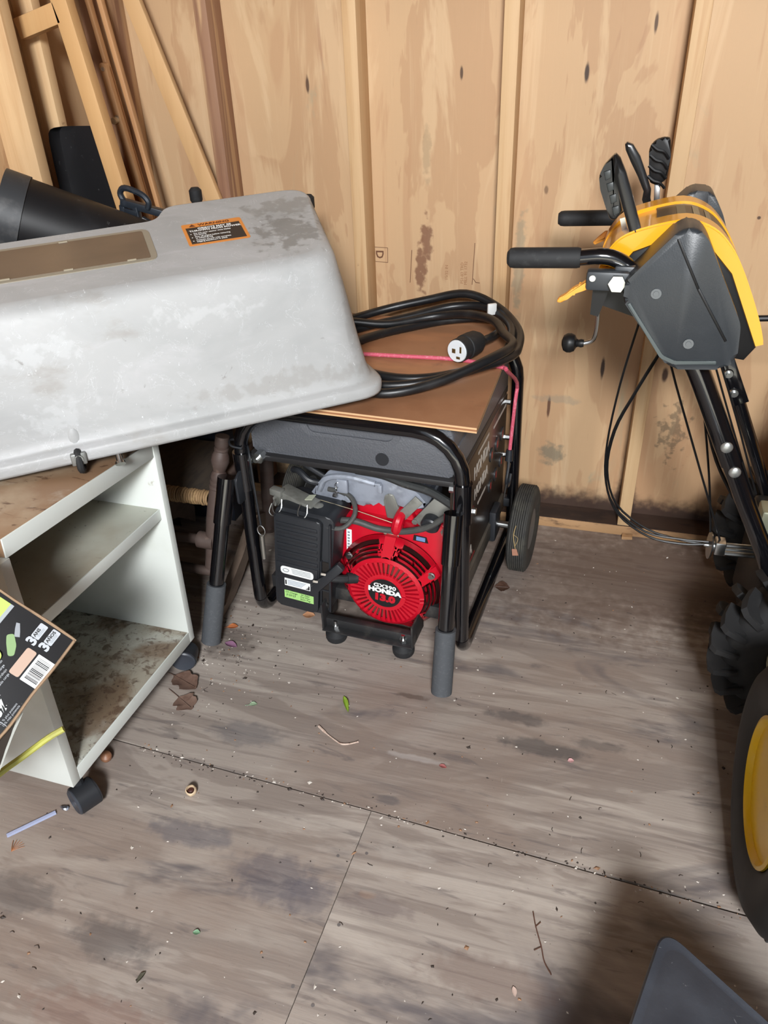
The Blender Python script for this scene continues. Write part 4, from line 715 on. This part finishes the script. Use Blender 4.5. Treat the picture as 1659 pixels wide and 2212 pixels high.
MB().cyl((-.038, 1.521, 1.010), (-.038, 1.516, 1.010), .006, n=14).build('clamp_screw', M_steel, sb_)
tr = MB(); xz(tr, round_poly([(-.046, 1.006), (-.060, .993), (-.072, .988), (-.086, .974), (-.099, .966), (-.102, .959), (-.094, .957), (-.080, .966), (-.070, .976), (-.058, .981), (-.044, .986)], .003, 2), 1.526, .016, .0025); tr.build('trigger', M_orange, sb_, 'orange trigger under the near grip')
pk = MB(); xz(pk, [(-.036, .985), (-.036, .930), (-.020, .926), (-.004, .985)], 1.552, .005); xz(pk, [(-.034, .940), (-.02, .985), (.08, 1.0), (.08, .905)], 1.60, .22); pk.build('lower_bracket', M_sbd, sb_)
# side housing
cv_ = [(.016, 1.012), (.098, 1.108), (.136, 1.112), (.158, 1.094), (.240, .944), (.246, .878), (.226, .856), (.130, .850), (.098, .874), (.016, .978)]
cb = MB(); o = (0, 1.50, 0)
xz(cb, round_poly([(x+.006*(1 if x < .1 else -1), z) for x, z in cv_], [.006, .014, .016, .014, .012, .012, .012, .016, .010, .008], 3), 1.492, .098, .009); cvr = cb.build('side_cover', M_sbk, sb_, 'satin black side housing with two screws')
cb = MB(); cb.beam((.102, 1.4905, 1.092), (.150, 1.4905, 1.006), .0045, .003, (0, 1, 0), .001).beam((.150, 1.4905, 1.006), (.214, 1.4905, .912), .0045, .003, (0, 1, 0), .001); cb.build('crease', M_sbd, cvr)
cb = MB(); xz(cb, round_poly([(.030, .972), (.036, .975), (.108, .878), (.132, .868), (.205, .873), (.205, .866), (.130, .861), (.104, .872)], .002, 2), 1.4895, .004, .001); cb.build('lower_bevel', mat('bevel_grey', (76, 84, 84), .4), cvr)
for x, z in ((.079, .994), (.150, .903)): MB().lathe([(0, .004), (.005, .004), (.006, .001), (.008, 0), (.0095, .001), (.0095, .003)], (x, 1.4925, z), (0, -1, 0), 16).build('screw', mat('screw_grey', (104, 108, 112), .35, .6) if 'screw_grey' not in bpy.data.materials else bpy.data.materials['screw_grey'], cvr)
# inner black dash body and yellow arched panel
bodyp = [(.0, 1.002), (.03, 1.045), (.10, 1.075), (.155, 1.072), (.215, 1.01), (.285, .87), (.268, .842), (.12, .86), (.03, .95)]
b = MB(); xz(b, bodyp, 1.585, .285, .006); b.build('dash_body', M_sbd, sb_)
arch = [(-.030, 1.000), (-.020, 1.030), (.005, 1.062), (.053, 1.083), (.121, 1.097), (.170, 1.083), (.205, 1.052), (.232, 1.012), (.262, .955), (.285, .905), (.297, .872)]
def arch_pts(y, lift=0, inset=0): return [(x, y, z+lift) for x, z in [(p.x, p.y) for p in spline([V((a[0], a[1], 0)) for a in arch], 4)]]
def band(name, y0, y1, lift, th, m, par, i0=0, i1=None, label=None):
    a = arch_pts(0, lift)[i0:i1]; b = MB(); rg = []
    for i, (x, _, z) in enumerate(a):
        j0, j1 = max(i-1, 0), min(i+1, len(a)-1); t = V((a[j1][0]-a[j0][0], 0, a[j1][2]-a[j0][2])).normalized(); nn = V((-t.z, 0, t.x)); p = V((x, 0, z)); q = p-nn*th; yo = .16*(x-.13)*0
        rg.append([(p.x, y0, p.z), (p.x, y1, p.z), (q.x, y1, q.z), (q.x, y0, q.z)])
    return b.loft(rg).build(name, m, par, label, .9)
dash = band('dash_panel', 1.600, 1.860, .0, .014, M_yel, sb_, label='glossy yellow dash panel')
band('panel_ridge', 1.596, 1.652, .008, .012, M_yel, dash); band('panel_ridge', 1.775, 1.835, .008, .012, M_yel, dash)
band('side_skirt', 1.590, 1.600, .004, .05, M_yel, dash, 3)
ins = band('dark_inlay', 1.655, 1.772, .003, .004, mat('brown_black_inlay', (66, 54, 40), .4), dash, 13, 34, 'dark inlay with decals')
for i0, i1, c in ((15, 17, (120, 108, 84)), (17, 19, (150, 136, 108)), (19, 21, (140, 128, 104))): band('decal', 1.668, 1.755, .0042, .0006, mat('decal_%d' % i0, c, .5), ins, i0, i1)
b = MB(); xz(b, round_poly([(-.03, .985), (-.03, 1.005), (.02, 1.03), (.06, 1.03), (.10, .985)], .005, 2), 1.585, .02, .003); b.build('front_lip', M_yel, dash)
b = MB(); xz(b, round_poly([(-.008, 1.040), (.052, 1.074), (.060, 1.066), (.0, 1.030)], .004, 2), 1.70, .07, .006); b.build('speed_lever_guide', M_yel, dash)
# far housing, far handle
b = MB(); xz(b, round_poly([(.080, 1.045), (.142, 1.107), (.184, 1.104), (.212, 1.06), (.262, .94), (.20, .88), (.10, .92)], .010, 3), 1.885, .09, .008); b.build('far_cover', M_sbk, sb_)
hb = MB().tube([(-.01, 1.95, 1.036), (.02, 1.95, 1.036), (.07, 1.945, 1.02), (.14, 1.93, .94), (.20, 1.915, .86)], .0145, 12, 4); fh = hb.build('far_handlebar', M_blacktube, sb_)
MB().lathe([(0, -.002), (.012, -.002), (.0165, .004), (.0175, .012), (.0175, .128), (.015, .132)], (-.140, 1.95, 1.030), (.139, 0, .005), 22).build('grip', M_blackmat, fh, 'far black rubber grip')
b = MB(); xz(b, round_poly([(-.03, 1.020), (-.045, 1.006), (-.055, .995), (-.05, .990), (-.03, 1.0), (.0, 1.02)], .002, 2), 1.87, .014, .002); b.build('far_trigger', M_orange, sb_)
MB().tube([(.215, 1.905, .852), (.293, 1.90, .702), (.337, 1.90, .609), (.434, 1.90, .400), (.48, 1.90, .29)], .0150, 12, 3).build('far_tube', M_blacktube, sb_)
b = MB(); b.beam((.280, 1.886, .735), (.335, 1.886, .625), .034, .006, (0, 1, 0), .001); fp = b.build('far_tube_plate', M_blacktube, sb_)
for x, z in ((.291, .700), (.312, .652)): MB().lathe([(0, .012), (.006, .012), (.006, .005), (.010, .005), (.012, 0), (0, 0)], (x, 1.883, z), (0, -1, 0), 14).build('nut', M_steel, fp)
# levers
M_lev = mat('gloss_black_lever', (26, 26, 27), .25)
def lever(name, pts, wds, y, dy, label):
    rg = []; P2 = [V((p[0], 0, p[1])) for p in pts]
    for i, p in enumerate(P2):
        t = (P2[min(i+1, len(P2)-1)]-P2[max(i-1, 0)]).normalized(); nn = V((-t.z, 0, t.x)); a, b_ = p+nn*wds[i]/2, p-nn*wds[i]/2; yy = y[i] if isinstance(y, (list, tuple)) else y
        rg.append([(a.x, yy, a.z), ((a.x+b_.x)/2, yy-dy*.25, (a.z+b_.z)/2), (b_.x, yy, b_.z), (b_.x, yy+dy, b_.z), (a.x, yy+dy, a.z)])
    return MB().loft(rg).build(name, M_lev, sb_, label, .9)
lever('near_lever', [(.052, 1.02), (.040, 1.055), (.022, 1.10), (.004, 1.145), (-.010, 1.18), (-.020, 1.205), (-.024, 1.214)], [.020, .021, .022, .022, .020, .014, .005], 1.60, .018, 'tall black hand lever nearest the front')
pdm = MB(); P_ = [(-.026, 1.211), (-.042, 1.192), (-.049, 1.174), (-.044, 1.150), (-.030, 1.118), (-.020, 1.096), (-.010, 1.094), (.002, 1.112), (-.008, 1.140), (-.020, 1.180)]
xz(pdm, round_poly(P_, .004, 2), 1.618, .026, .005); pdd = pdm.build('lever_pad', M_lev, sb_, 'black lever pad with moulded windows')
for k in range(4):
    z = 1.176-k*.021; x = -.035+k*.0075; b = MB(); xz(b, [(x-.006, z+.006), (x+.006, z+.010), (x+.009, z-.004), (x-.001, z-.009)], 1.6155, .003, .0008); b.build('pad_window', mat('pad_grey', (44, 48, 48), .4) if 'pad_grey' not in bpy.data.materials else bpy.data.materials['pad_grey'], pdd)
MB().beam((.003, 1.645, 1.095), (.024, 1.648, 1.03), .010, .004, (0, 1, 0)).build('lever_stem', M_steel, sb_)
b = MB(); xz(b, [(.012, 1.072), (.030, 1.045), (.036, 1.018), (.012, 1.022)], 1.612, .004); b.build('lever_tab', mat('grey_tab', (150, 150, 158), .4, .4), sb_)
lever('far_lever', [(.062, 1.050), (.050, 1.080), (.050, 1.098), (.034, 1.130), (.016, 1.162), (.0, 1.186), (-.008, 1.194)], [.014, .018, .016, .018, .022, .018, .006], 1.93, .016, 'slim black lever between the two padded levers')
pdm = MB(); xz(pdm, round_poly([(.050, 1.196), (.066, 1.204), (.084, 1.204), (.090, 1.165), (.088, 1.118), (.070, 1.106), (.052, 1.112), (.046, 1.150), (.042, 1.180)], .006, 2), 1.94, .022, .006); pdd = pdm.build('far_lever_pad', M_sbd, sb_, 'far black lever pad with wavy grooves')
for k in range(4): MB().tube([(.046, 1.938, 1.190-k*.021), (.060, 1.935, 1.180-k*.021), (.074, 1.935, 1.176-k*.021), (.086, 1.938, 1.162-k*.020)], .0035, 6, 3).build('pad_groove', M_sbd, pdd)
MB().beam((.070, 1.952, 1.11), (.076, 1.952, 1.05), .013, .010, (0, 1, 0), .001).build('lever_stem', M_steel, sb_)
# crank rod with knob, rear rod
cr = MB().tube([(-.024, 1.70, .90), (-.022, 1.70, .870), (-.023, 1.70, .840), (-.030, 1.70, .824), (-.048, 1.70, .817), (-.060, 1.70, .815)], .0048, 10, 4).build('crank_rod', M_steel, sb_)
MB().lathe([(0, 0), (.008, 0), (.0095, .006), (.008, .012), (.010, .016), (.018, .020), (.0215, .028), (.0215, .036), (.017, .044), (.006, .048), (0, .048)], (-.046, 1.70, .8175), (-1, 0, -.03), 22).build('crank_knob', M_sbd, cr, 'round black crank knob')
MB().cyl((.275, 1.72, .885), (.56, 1.74, .90), .0065, n=10).cyl((.268, 1.72, .884), (.277, 1.72, .885), .010, n=10).build('chute_rod', M_sbd, sb_)
# cables
for i, pts in enumerate(([(.072, 1.70, .92), (.064, 1.70, .868), (.043, 1.70, .728), (.032, 1.70, .575), (.042, 1.70, .470), (.080, 1.70, .387), (.159, 1.70, .332), (.237, 1.70, .322), (.300, 1.70, .330)],
                        [(.14, 1.70, .85), (.114, 1.70, .803), (.076, 1.70, .708), (.043, 1.70, .612), (.037, 1.705, .50), (.068, 1.705, .405), (.150, 1.705, .342), (.237, 1.705, .332), (.300, 1.702, .336)],
                        [(.135, 1.70, .86), (.115, 1.703, .800), (.078, 1.703, .706), (.046, 1.70, .612), (.041, 1.712, .50), (.074, 1.71, .408), (.155, 1.71, .347), (.237, 1.71, .327), (.300, 1.704, .326)],
                        [(.130, 1.70, .84), (.144, 1.70, .779), (.228, 1.70, .575), (.305, 1.70, .392), (.33, 1.70, .33)], [(.155, 1.70, .84), (.22, 1.69, .70), (.27, 1.66, .58), (.32, 1.64, .50)], [(.20, 1.70, .76), (.228, 1.70, .68), (.268, 1.705, .52), (.292, 1.71, .404), (.30, 1.71, .36)],
                        [(.205, 1.88, .84), (.31, 1.87, .60), (.40, 1.86, .40)], [(.215, 1.88, .84), (.325, 1.865, .60), (.41, 1.85, .40)], [(.14, 1.62, .86), (.19, 1.61, .78), (.25, 1.60, .66), (.31, 1.60, .56)])):
    MB().tube(pts, .0028 if i not in (4, 8) else .0045, 6, 4).build('cable', M_sbd, sb_)
# spring bracket at cable end
ax_ = V((.10, .005, -.004)); b = MB(); b.lathe([(0, 0), (.004, 0), (.006, .006), (.006, .010), (.034, .012), (.033, .015), (.012, .021), (.012, .024), (0, .024)], (.290, 1.70, .328), ax_, 28); dk = b.build('cable_disc', M_steel, sb_, 'bright zinc disc where the cables end')
MB().lohi((.314, 1.682, .312), (.338, 1.716, .347), .003).build('cable_block', M_steel, sb_)
for z in (.340, .328, .316): MB().cyl((.338, 1.69, z), (.45, 1.70, z-.002), .0062 if z != .328 else .004, n=10).build('spring_rod', M_steel, sb_)
MB().lohi((.392, 1.66, .40), (.44, 1.72, .46), .006).build('engine_bracket', mat('olive_zinc', (150, 152, 132), .4, .6), sb_)
# lower housing and wheels
b = MB(); b.lohi((.405, 1.56, .12), (.80, 1.86, .40), .015); b.lohi((.46, 1.60, .40), (.85, 1.85, .62), .03); b.build('drive_housing', M_sbd, sb_)
b = MB(); b.lohi((.50, 1.58, .62), (.80, 1.85, .78), .05); b.build('engine_cowl', M_sbk, sb_)
b = MB(); b.prism(round_poly([(.85, .02), (1.12, .02), (1.12, .5), (.95, .5), (.85, .3)], .03, 3), (0, 1.45, 0), (1, 0, 0), (0, 0, 1), (0, .58, 0), .01); b.build('auger_housing', M_yel, sb_)
M_lug = mat('lugged_tyre', (29, 29, 30), .72, layers=[((48, 47, 46), (12, 12, 12), .5, .7, .6)])
def snow_wheel(cx, cy, R_, yaw):
    T = Matrix.Translation((cx, cy, R_)) @ Matrix.Rotation(yaw, 4, 'Z'); b = MB(T); Wd = .055; rc = R_-.032
    b.lathe([(.095, -Wd*.62), (.105, -Wd*.8), (.13, -Wd*1.05), (.16, -Wd*1.05), (rc-.012, -Wd*.92), (rc, -Wd*.66), (rc+.004, 0), (rc, Wd*.66), (rc-.012, Wd*.92), (.16, Wd*1.05), (.13, Wd*1.05), (.105, Wd*.8), (.095, Wd*.62)], (0, 0, 0), (0, 1, 0), 48)
    ty = b.build('tyre', M_lug, sb_, 'deeply lugged snow tyre')
    N = 21
    for k in range(N):
        for s in (-1, 1):
            a = TAU*(k+(0 if s < 0 else .5))/N; d = V((math.cos(a), 0, math.sin(a))); t = V((-math.sin(a), 0, math.cos(a)))
            lug = MB(T); rg = []
            for f_, rr_, yy, hw in ((0, R_-.004, .003, .0105), (.55, R_-.001, .034, .0105), (.85, R_-.005, .060, .0095), (.95, R_-.018, .071, .0085), (1, R_-.058, .0705, .007)):
                sh_ = t*(f_*.022*1.0); base_r = rc-.010 if yy < .05 else (rc-.030 if yy < .065 else rr_-.010)
                y = s*yy; rg.append([d*rr_+t*hw*.78+sh_+V((0, y, 0)), d*rr_-t*hw*.78+sh_+V((0, y, 0)), d*base_r-t*hw+sh_+V((0, y*.93, 0)), d*base_r+t*hw+sh_+V((0, y*.93, 0))])
            lug.loft(rg).build('lug', M_lug, ty)
    b = MB(T); b.lathe([(0, -.02), (.04, -.02), (.05, -.028), (.085, -.034), (.092, -.042), (.098, -.042), (.1, -.03), (.1, .03), (.098, .042), (.092, .042), (.085, .034), (.04, .02), (0, .02)], (0, 0, 0), (0, 1, 0), 40); b.build('rim', mat('cream_rim', (198, 190, 160), .4) if 'cream_rim' not in bpy.data.materials else bpy.data.materials['cream_rim'], ty, 'cream painted rim')
snow_wheel(.527, 1.465, .222, math.radians(-7)); snow_wheel(.566, 1.965, .222, math.radians(-7))
MB().cyl((.53, 1.50, .222), (.585, 1.97, .222), .012, n=14).build('axle', M_steel, sb_)
# ================================================================== YELLOW TRACTOR WHEEL
tw = thing('tractor_wheel', 'tractor wheel with smooth black tyre and yellow rim at the right edge', 'wheel', (.455, 1.04, 0), math.radians(0))
RT2 = .247; X0 = .352
tyb = MB(); pr = [(.128, .012), (.135, .004), (.155, -.004), (.185, -.010), (.215, -.006), (.236, .012), (RT2-.002, .034)]
pr += [(RT2, .06), (RT2, .16)]+[(r, .22-h) for r, h in pr[::-1]]
TY = V((X0+.010, 1.040, RT2))
tyb.lathe(pr, TY, (1, 0, 0), 72, True); tyre = tyb.build('tyre', mat('smooth_tyre', (36, 36, 36), .62, layers=[((60, 59, 57), (7, 7, 7), .5, .7, .5), ((84, 82, 78), 50, .70, .78, .4)]), tw, 'worn black tyre')
for k in range(44):
    a = TAU*k/44
    for s in (0, 1):
        a_ = a+s*.07; d = V((0, math.cos(a_), math.sin(a_))); t = V((0, -math.sin(a_), math.cos(a_))); h0, h1 = (.022, .105) if s == 0 else (.115, .198)
        tr_ = MB(); q = lambda r, h, k_: TY+d*r+t*k_+V((h, 0, 0)); sg = .02 if s == 0 else -.02
        tr_.loft([[q(RT2-.012, h0, -.008-sg), q(RT2-.012, h0, .008-sg), q(RT2+.001 if s else RT2-.004, h0, .006-sg), q(RT2+.001 if s else RT2-.004, h0, -.006-sg)], [q(RT2-.006, h1, -.009+sg), q(RT2-.006, h1, .009+sg), q(RT2+.0005, h1, .007+sg), q(RT2+.0005, h1, -.007+sg)]]).build('tread_bar', bpy.data.materials['smooth_tyre'], tyre)
M_rimy = mat('tractor_yellow', (240, 196, 20), .32, layers=[((196, 150, 20), (9, 9, 9), .58, .76, .5), ((110, 80, 30), 34, .69, .73, .9)], coat=.2)
rm = MB().lathe([(.127, .010), (.133, .004), (.133, .0), (.126, -.002), (.121, .004), (.118, .018), (.110, .028), (.104, .046), (.101, .060), (.085, .066), (.06, .062), (.045, .05), (.02, .048), (0, .048), (0, .06), (.1, .08), (.12, .07)], TY, (1, 0, 0), 64); rim = rm.build('rim', M_rimy, tw, 'yellow dished rim')
MB().lathe([(0, 0), (.022, 0), (.020, -.03), (.012, -.036), (0, -.036)], TY+V((.05, 0, 0)), (1, 0, 0), 24).build('hub_cap', M_black, rim)
for k in range(4):
    a = TAU*k/4+.4; MB().cyl(TY+V((.066, .075*math.cos(a), .075*math.sin(a))), TY+V((.052, .075*math.cos(a), .075*math.sin(a))), .011, n=6).build('rim_slot', M_dark, rim)
# ================================================================== DARK GREY PLASTIC DECK CHUTE, FRONT RIGHT
M_deck = mat('dusty_grey_plastic', (52, 55, 62), .42, layers=[((76, 80, 88), (6, 6, 6), .45, .7, .5), ((140, 144, 150), 90, .68, .76, .5), ((150, 152, 154), (8, 90, 30), .71, .745, .55, 3), ((134, 136, 140), (7, 7, 7), .965, .995, .5, 2.5, 3)], bump=.15, bscale=(200, 200, 200))
dc = thing('deck_chute', 'dark grey scuffed plastic deck chute with a rounded corner, low in the front right', 'deck chute', (.33, .42, 0))
outl = round_poly([(.190, .742), (.075, .36), (.075, .16), (.62, .16), (.62, .36), (.335, .632)], [.035, .02, .05, .05, .05, .02], 10)
cxy = V((.30, .45))
def dring(sc, z, tilt=.10): return [((cxy.x+(p.x-cxy.x)*sc), (cxy.y+(p.y-cxy.y)*sc), z+tilt*(.72-p.y)*.3) for p in outl]
b = MB(); b.loft([dring(.985, .226), dring(1.0, .228), dring(1.004, .236), dring(1.0, .244), dring(.985, .2475), dring(.955, .246), dring(.93, .2445), dring(.925, .2447), dring(.6, .247), dring(.2, .25), dring(.02, .25)], (True, True)); b.build('top_plate', M_deck, dc)
MB().lohi((.36, .18, 0), (.56, .38, .235), .02).build('leg_block', M_sbd, dc)
# ================================================================== LITTER ON THE FLOOR
def litter(name, label, cat, x, y, group=None): return thing(name, label, cat, (x, y, 0), 0, group)
M_nut = mat('nut_shell', (146, 104, 78), .45, layers=[((128, 82, 56), 60, .5, .7, .6)])
nt_ = litter('nut', 'round brown nut lying beside the near caster of the white cart', 'nut', -1.005, .978)
b = MB(); b.lathe([(0, 0), (.006, .001), (.0115, .006), (.0135, .0125), (.012, .019), (.007, .0235), (.002, .0252), (0, .026)], (-1.005, .978, .0005), (.25, -.2, 1), 20); b.build('shell', M_nut, nt_)
sh_ = litter('nut_shell', 'broken pale nut shell with a dark hole, alone on the floor before the cart', 'nut shell', -.766, .945)
b = MB(); b.lathe([(0, 0), (.006, .001), (.011, .005), (.0125, .011), (.0115, .016), (.0095, .018), (.009, .015), (.0098, .010), (.007, .005), (0, .004)], (-.766, .945, .0), (.15, -.3, 1), 18); b.jitter(.0012, 130); b.build('shell', mat('pale_shell', (214, 190, 158), .6, layers=[((150, 110, 80), 120, .55, .7, .7)]), sh_)
MB().sphere((-.766, .943, .009), .0075, (1, 1, .6), 10).build('kernel_hole', mat('dark_kernel', (70, 36, 26), .6), sh_)
def leaf(name, label, x, y, L_, W_, ang, col, curl=.25, lobes=0, up=.004, seed=1, stem=.3, mx=None):
    t = litter(name, label, 'leaf', x, y); rr = random.Random(seed); M = mat(name+'_'+str(seed), col, .6, layers=[(tuple(max(0, c-34) for c in col), 60, .45, .7, .6), (tuple(min(255, c+26) for c in col), (30, 200, 60), .6, .72, .5)])
    ca, sa = math.cos(ang), math.sin(ang); rows = []; n = 15
    for i in range(n+1):
        u = i/n; w_ = W_*math.sin(math.pi*min(u*.98+.01, 1))**.8*(1+(.45*abs(math.sin(u*math.pi*lobes)) - .2 if lobes else 0))
        row = []
        for s in (-1, -.5, 0, .5, 1):
            lx, ly = u*L_, s*w_/2+rr.uniform(-.04, .04)*W_*(abs(s) == 1)
            z = up+curl*L_*(.35*s*s*math.sin(u*3.1)+.25*(u-.5)**2)+rr.uniform(0, .03)*W_*abs(s)
            row.append((x+lx*ca-ly*sa, y+lx*sa+ly*ca, max(z, .0008)))
        rows.append(row)
    b = MB(); top = rows; b.loft([r+[(p[0], p[1], p[2]-.0006) for p in r[::-1]] for r in top]); b.build('blade', M, t)
    if stem: MB().tube([(x-stem*L_*ca, y-stem*L_*sa, .0016), (x, y, up+.001), (x+L_*.5*ca, y+L_*.5*sa, up+.0016+curl*L_*.02), (x+L_*.9*ca, y+L_*.9*sa, up+.002+curl*L_*.05)], .0009, 5, 3).build('stem', M, t)
leaf('dead_leaf', 'curled dead brown leaf lying against the front edge of the white cart', -.985, 1.262, .085, .055, -.35, (112, 88, 76), .3, 2, .004, 1)
leaf('dead_leaf', 'crumpled dead brown leaf with a long stem, just before the curled one', -.935, 1.195, .060, .055, -.5, (120, 96, 84), .35, 2, .003, 2, .8)
leaf('dead_leaf', 'dark three pointed dead leaf on the floor by the generator tyre', -.232, 1.835, .045, .040, .1, (84, 60, 48), .3, 1, .003, 3)
leaf('dead_leaf', 'small orange dead leaf beside the left foam grip of the generator', -.935, 1.475, .030, .020, .3, (176, 104, 58), .4, 0, .003, 4)
leaf('petal', 'crumpled purple petal on the floor right of the left foam grip', -.912, 1.412, .040, .022, -.2, (134, 96, 122), .4, 0, .003, 5, 0)
leaf('green_leaf', 'folded bright green leaf blade lying on the floor in front of the generator', -.528, 1.300, .056, .012, -1.05, (150, 178, 66), .5, 0, .003, 6, .0)
leaf('green_leaf', 'small pale green leaf scrap on the floor left of the green blade', -.750, 1.216, .020, .014, .4, (136, 158, 128), .5, 0, .002, 7, .5)
leaf('green_leaf', 'tiny green leaf scrap on the front left floor sheet', -.612, .660, .014, .010, .2, (112, 148, 116), .5, 0, .002, 8, 0)
leaf('dead_leaf', 'small tan leaf fragment under the generator air cleaner', -.745, 1.575, .036, .026, .2, (190, 140, 104), .35, 1, .003, 9, 0)
leaf('dead_leaf', 'narrow dark curled leaf near the bottom of the front left sheet', -.666, .552, .022, .008, 1.3, (70, 66, 52), .5, 0, .002, 10, 0)
leaf('petal', 'pink petal lying on the open floor at the right', .030, 1.236, .014, .012, .3, (206, 160, 160), .4, 0, .002, 11, 0)
leaf('petal', 'reddish crushed petal in the middle of the floor', -.250, 1.153, .018, .010, -.2, (150, 86, 84), .4, 0, .001, 12, 0)
leaf('seed_husk', 'pale oval seed husk on the front right floor sheet', -.016, .703, .017, .0085, 1.9, (196, 172, 160), .3, 0, .002, 13, 0)
tw_ = litter('bent_twig', 'pale bent twig in a V shape on the middle of the floor', 'twig', -.49, 1.165)
MB().tube([(-.556, 1.193, .003), (-.530, 1.176, .003), (-.500, 1.160, .003), (-.484, 1.1545, .003), (-.466, 1.160, .003), (-.448, 1.170, .004)], .0020, 6, 4, radii=[.003, .0016, .0017, .0022, .0018, .0024]).build('twig', mat('pale_twig', (206, 184, 168), .6, layers=[((150, 112, 96), 90, .5, .7, .7)]), tw_)
tw_ = litter('fine_twig', 'thin dark twig with side buds near the grey deck chute', 'twig', .02, .80)
MB().tube([(-.004, .862, .002), (.004, .835, .002), (.018, .80, .002), (.026, .775, .002), (.040, .755, .003)], .0012, 5, 4).tube([(.004, .835, .002), (.012, .845, .003)], .0008, 5).tube([(.018, .80, .002), (.006, .79, .003)], .0008, 5).build('twig', mat('dark_twig', (92, 62, 50), .7), tw_)
stw = litter('clear_straw', 'clear flattened plastic straw lying front left of the cart', 'straw', -1.065, .782)
d = (V((-1.030, .822, 0))-V((-1.096, .745, 0))).normalized(); nn = V((-d.y, d.x, 0))
b = MB(); b.loft([[V((-1.096, .745, 0))+d*t+nn*a+V((0, 0, z)) for a, z in ((-.0055, .001), (-.004, .005), (.001, .0062), (.0045, .004), (.0055, .001))] for t in (0, .03, .07, .101)]); b.build('tube', mat('cloudy_plastic', (176, 184, 214), .15, alpha=.75), stw)
fo = litter('foil_scrap', 'crumpled scrap of shiny foil beside the near caster', 'foil', -1.018, .836)
b = MB(); b.sphere((-1.018, .836, .003), .010, (1, .55, .35), 8); b.jitter(.004, 150); b.build('foil', mat('foil', (170, 176, 190), .25, .9), fo)
pn_ = litter('pine_needles', 'small orange cluster of pine needles at the left edge of the floor', 'pine needles', -1.058, .722)
b = MB()
for k in range(6):
    a = .7+k*.28; b.tube([(-1.062, .716, .001), (-1.062+.012*math.cos(a), .716+.012*math.sin(a), .003), (-1.062+.026*math.cos(a), .716+.026*math.sin(a), .002)], .0006, 4, 2)
tag(b.build('needles', mat('needle_orange', (168, 108, 66), .6), pn_), kind='stuff')
cp2 = litter('wood_chip', 'pale wood chip at the foot of the sill near the cables', 'wood chip', .14, 2.193)
b = MB(); b.lohi((.125, 2.183, .0005), (.158, 2.203, .010)); b.jitter(.004, 60); b.build('chip', M_sill, cp2)
wc = litter('grass_wisp', 'dry grass wisp with a scrap of leaf stuck on the generator tyre', 'dry grass', *(GT @ V((.362, .36, 0))).xy)
WT = GT @ Matrix.Translation((.004, -.029, -.004)); b = MB(WT); b.tube([(.356, .377, .215), (.352, .367, .19), (.357, .360, .165), (.364, .357, .14)], .0012, 5, 3); b.tube([(.352, .367, .19), (.366, .364, .18), (.360, .358, .158)], .0008, 5, 3); b.build('grass', mat('straw_yellow', (170, 146, 100), .7), wc)
b = MB(WT); b.loft([[(.352, .356, .148), (.366, .355, .150), (.366, .353, .148), (.352, .354, .146)], [(.355, .355, .128), (.372, .354, .132), (.372, .352, .131), (.355, .353, .127)]]); b.build('scrap', mat('tan_scrap', (166, 118, 96), .7), wc)
# loose pale, dark and tan crumbs and fibres, past counting: one object
b = MB(); mats_ = []
for mi, (nm, cols, N_, sc) in enumerate((('pale_crumbs', (206, 198, 188), 460, (.0009, .0034)), ('dark_crumbs', (54, 44, 38), 560, (.0009, .0038)), ('tan_crumbs', (148, 112, 84), 180, (.001, .004)))):
    rr = random.Random(len(nm)*7+N_); mats_.append(mat(nm, cols, .7))
    for k in range(N_):
        if rr.random() < .55: x, y = rr.uniform(-1.2, .45), rr.uniform(.45, 2.15)
        elif rr.random() < .55: x, y = rr.gauss(-.93, .11), rr.gauss(1.36, .12)
        else: x = rr.uniform(-1.0, .4); y = sy(x)+rr.gauss(0, .008)
        if -1.40 < x < -.95 and .82 < y < 1.34: continue
        s = rr.uniform(*sc)*(1 if rr.random() < .9 else 1.9); a = rr.uniform(0, 6.28); e_ = s*rr.uniform(.25, 1); h = s*rr.uniform(.3, .7)
        ca, sa = math.cos(a), math.sin(a); q = [(x+ca*s*p-sa*e_*r, y+sa*s*p+ca*e_*r) for p, r in ((-1, rr.uniform(-.6, .6)), (0, -1), (1, rr.uniform(-.6, .6)), (0, 1))]
        bs = [b._v((p[0], p[1], .0003)) for p in q]; tp = b._v((x, y, h+.0004)); fs = [b._f(bs[::-1])]+[b._f((bs[i], bs[(i+1) % 4], tp)) for i in range(4)]
        for f in fs:
            if f: f.material_index = mi
rr = random.Random(5); n0 = len(b.bm.faces)
for k in range(90):
    x, y = rr.uniform(-1.2, .4), rr.uniform(.5, 2.0)
    if rr.random() < .5: x, y = rr.gauss(-.92, .10), rr.gauss(1.33, .14)
    if -1.40 < x < -.96 and .82 < y < 1.34: continue
    a = rr.uniform(0, 6.28); l = rr.uniform(.005, .014); bend = rr.uniform(-.004, .004)
    b.tube([(x, y, .0012), (x+math.cos(a)*l*.5-math.sin(a)*bend, y+math.sin(a)*l*.5+math.cos(a)*bend, .0018), (x+math.cos(a)*l, y+math.sin(a)*l, .0012)], .0006, 4, 2)
b.bm.faces.ensure_lookup_table()
for f in b.bm.faces[n0:]: f.material_index = 1
cr_ = b.build('floor_crumbs', mats_[0])
for m_ in mats_[1:]: cr_.data.materials.append(m_)
tag(cr_, 'pale and dark crumbs, seed scraps and fibres scattered all over the floor', 'debris', kind='stuff')
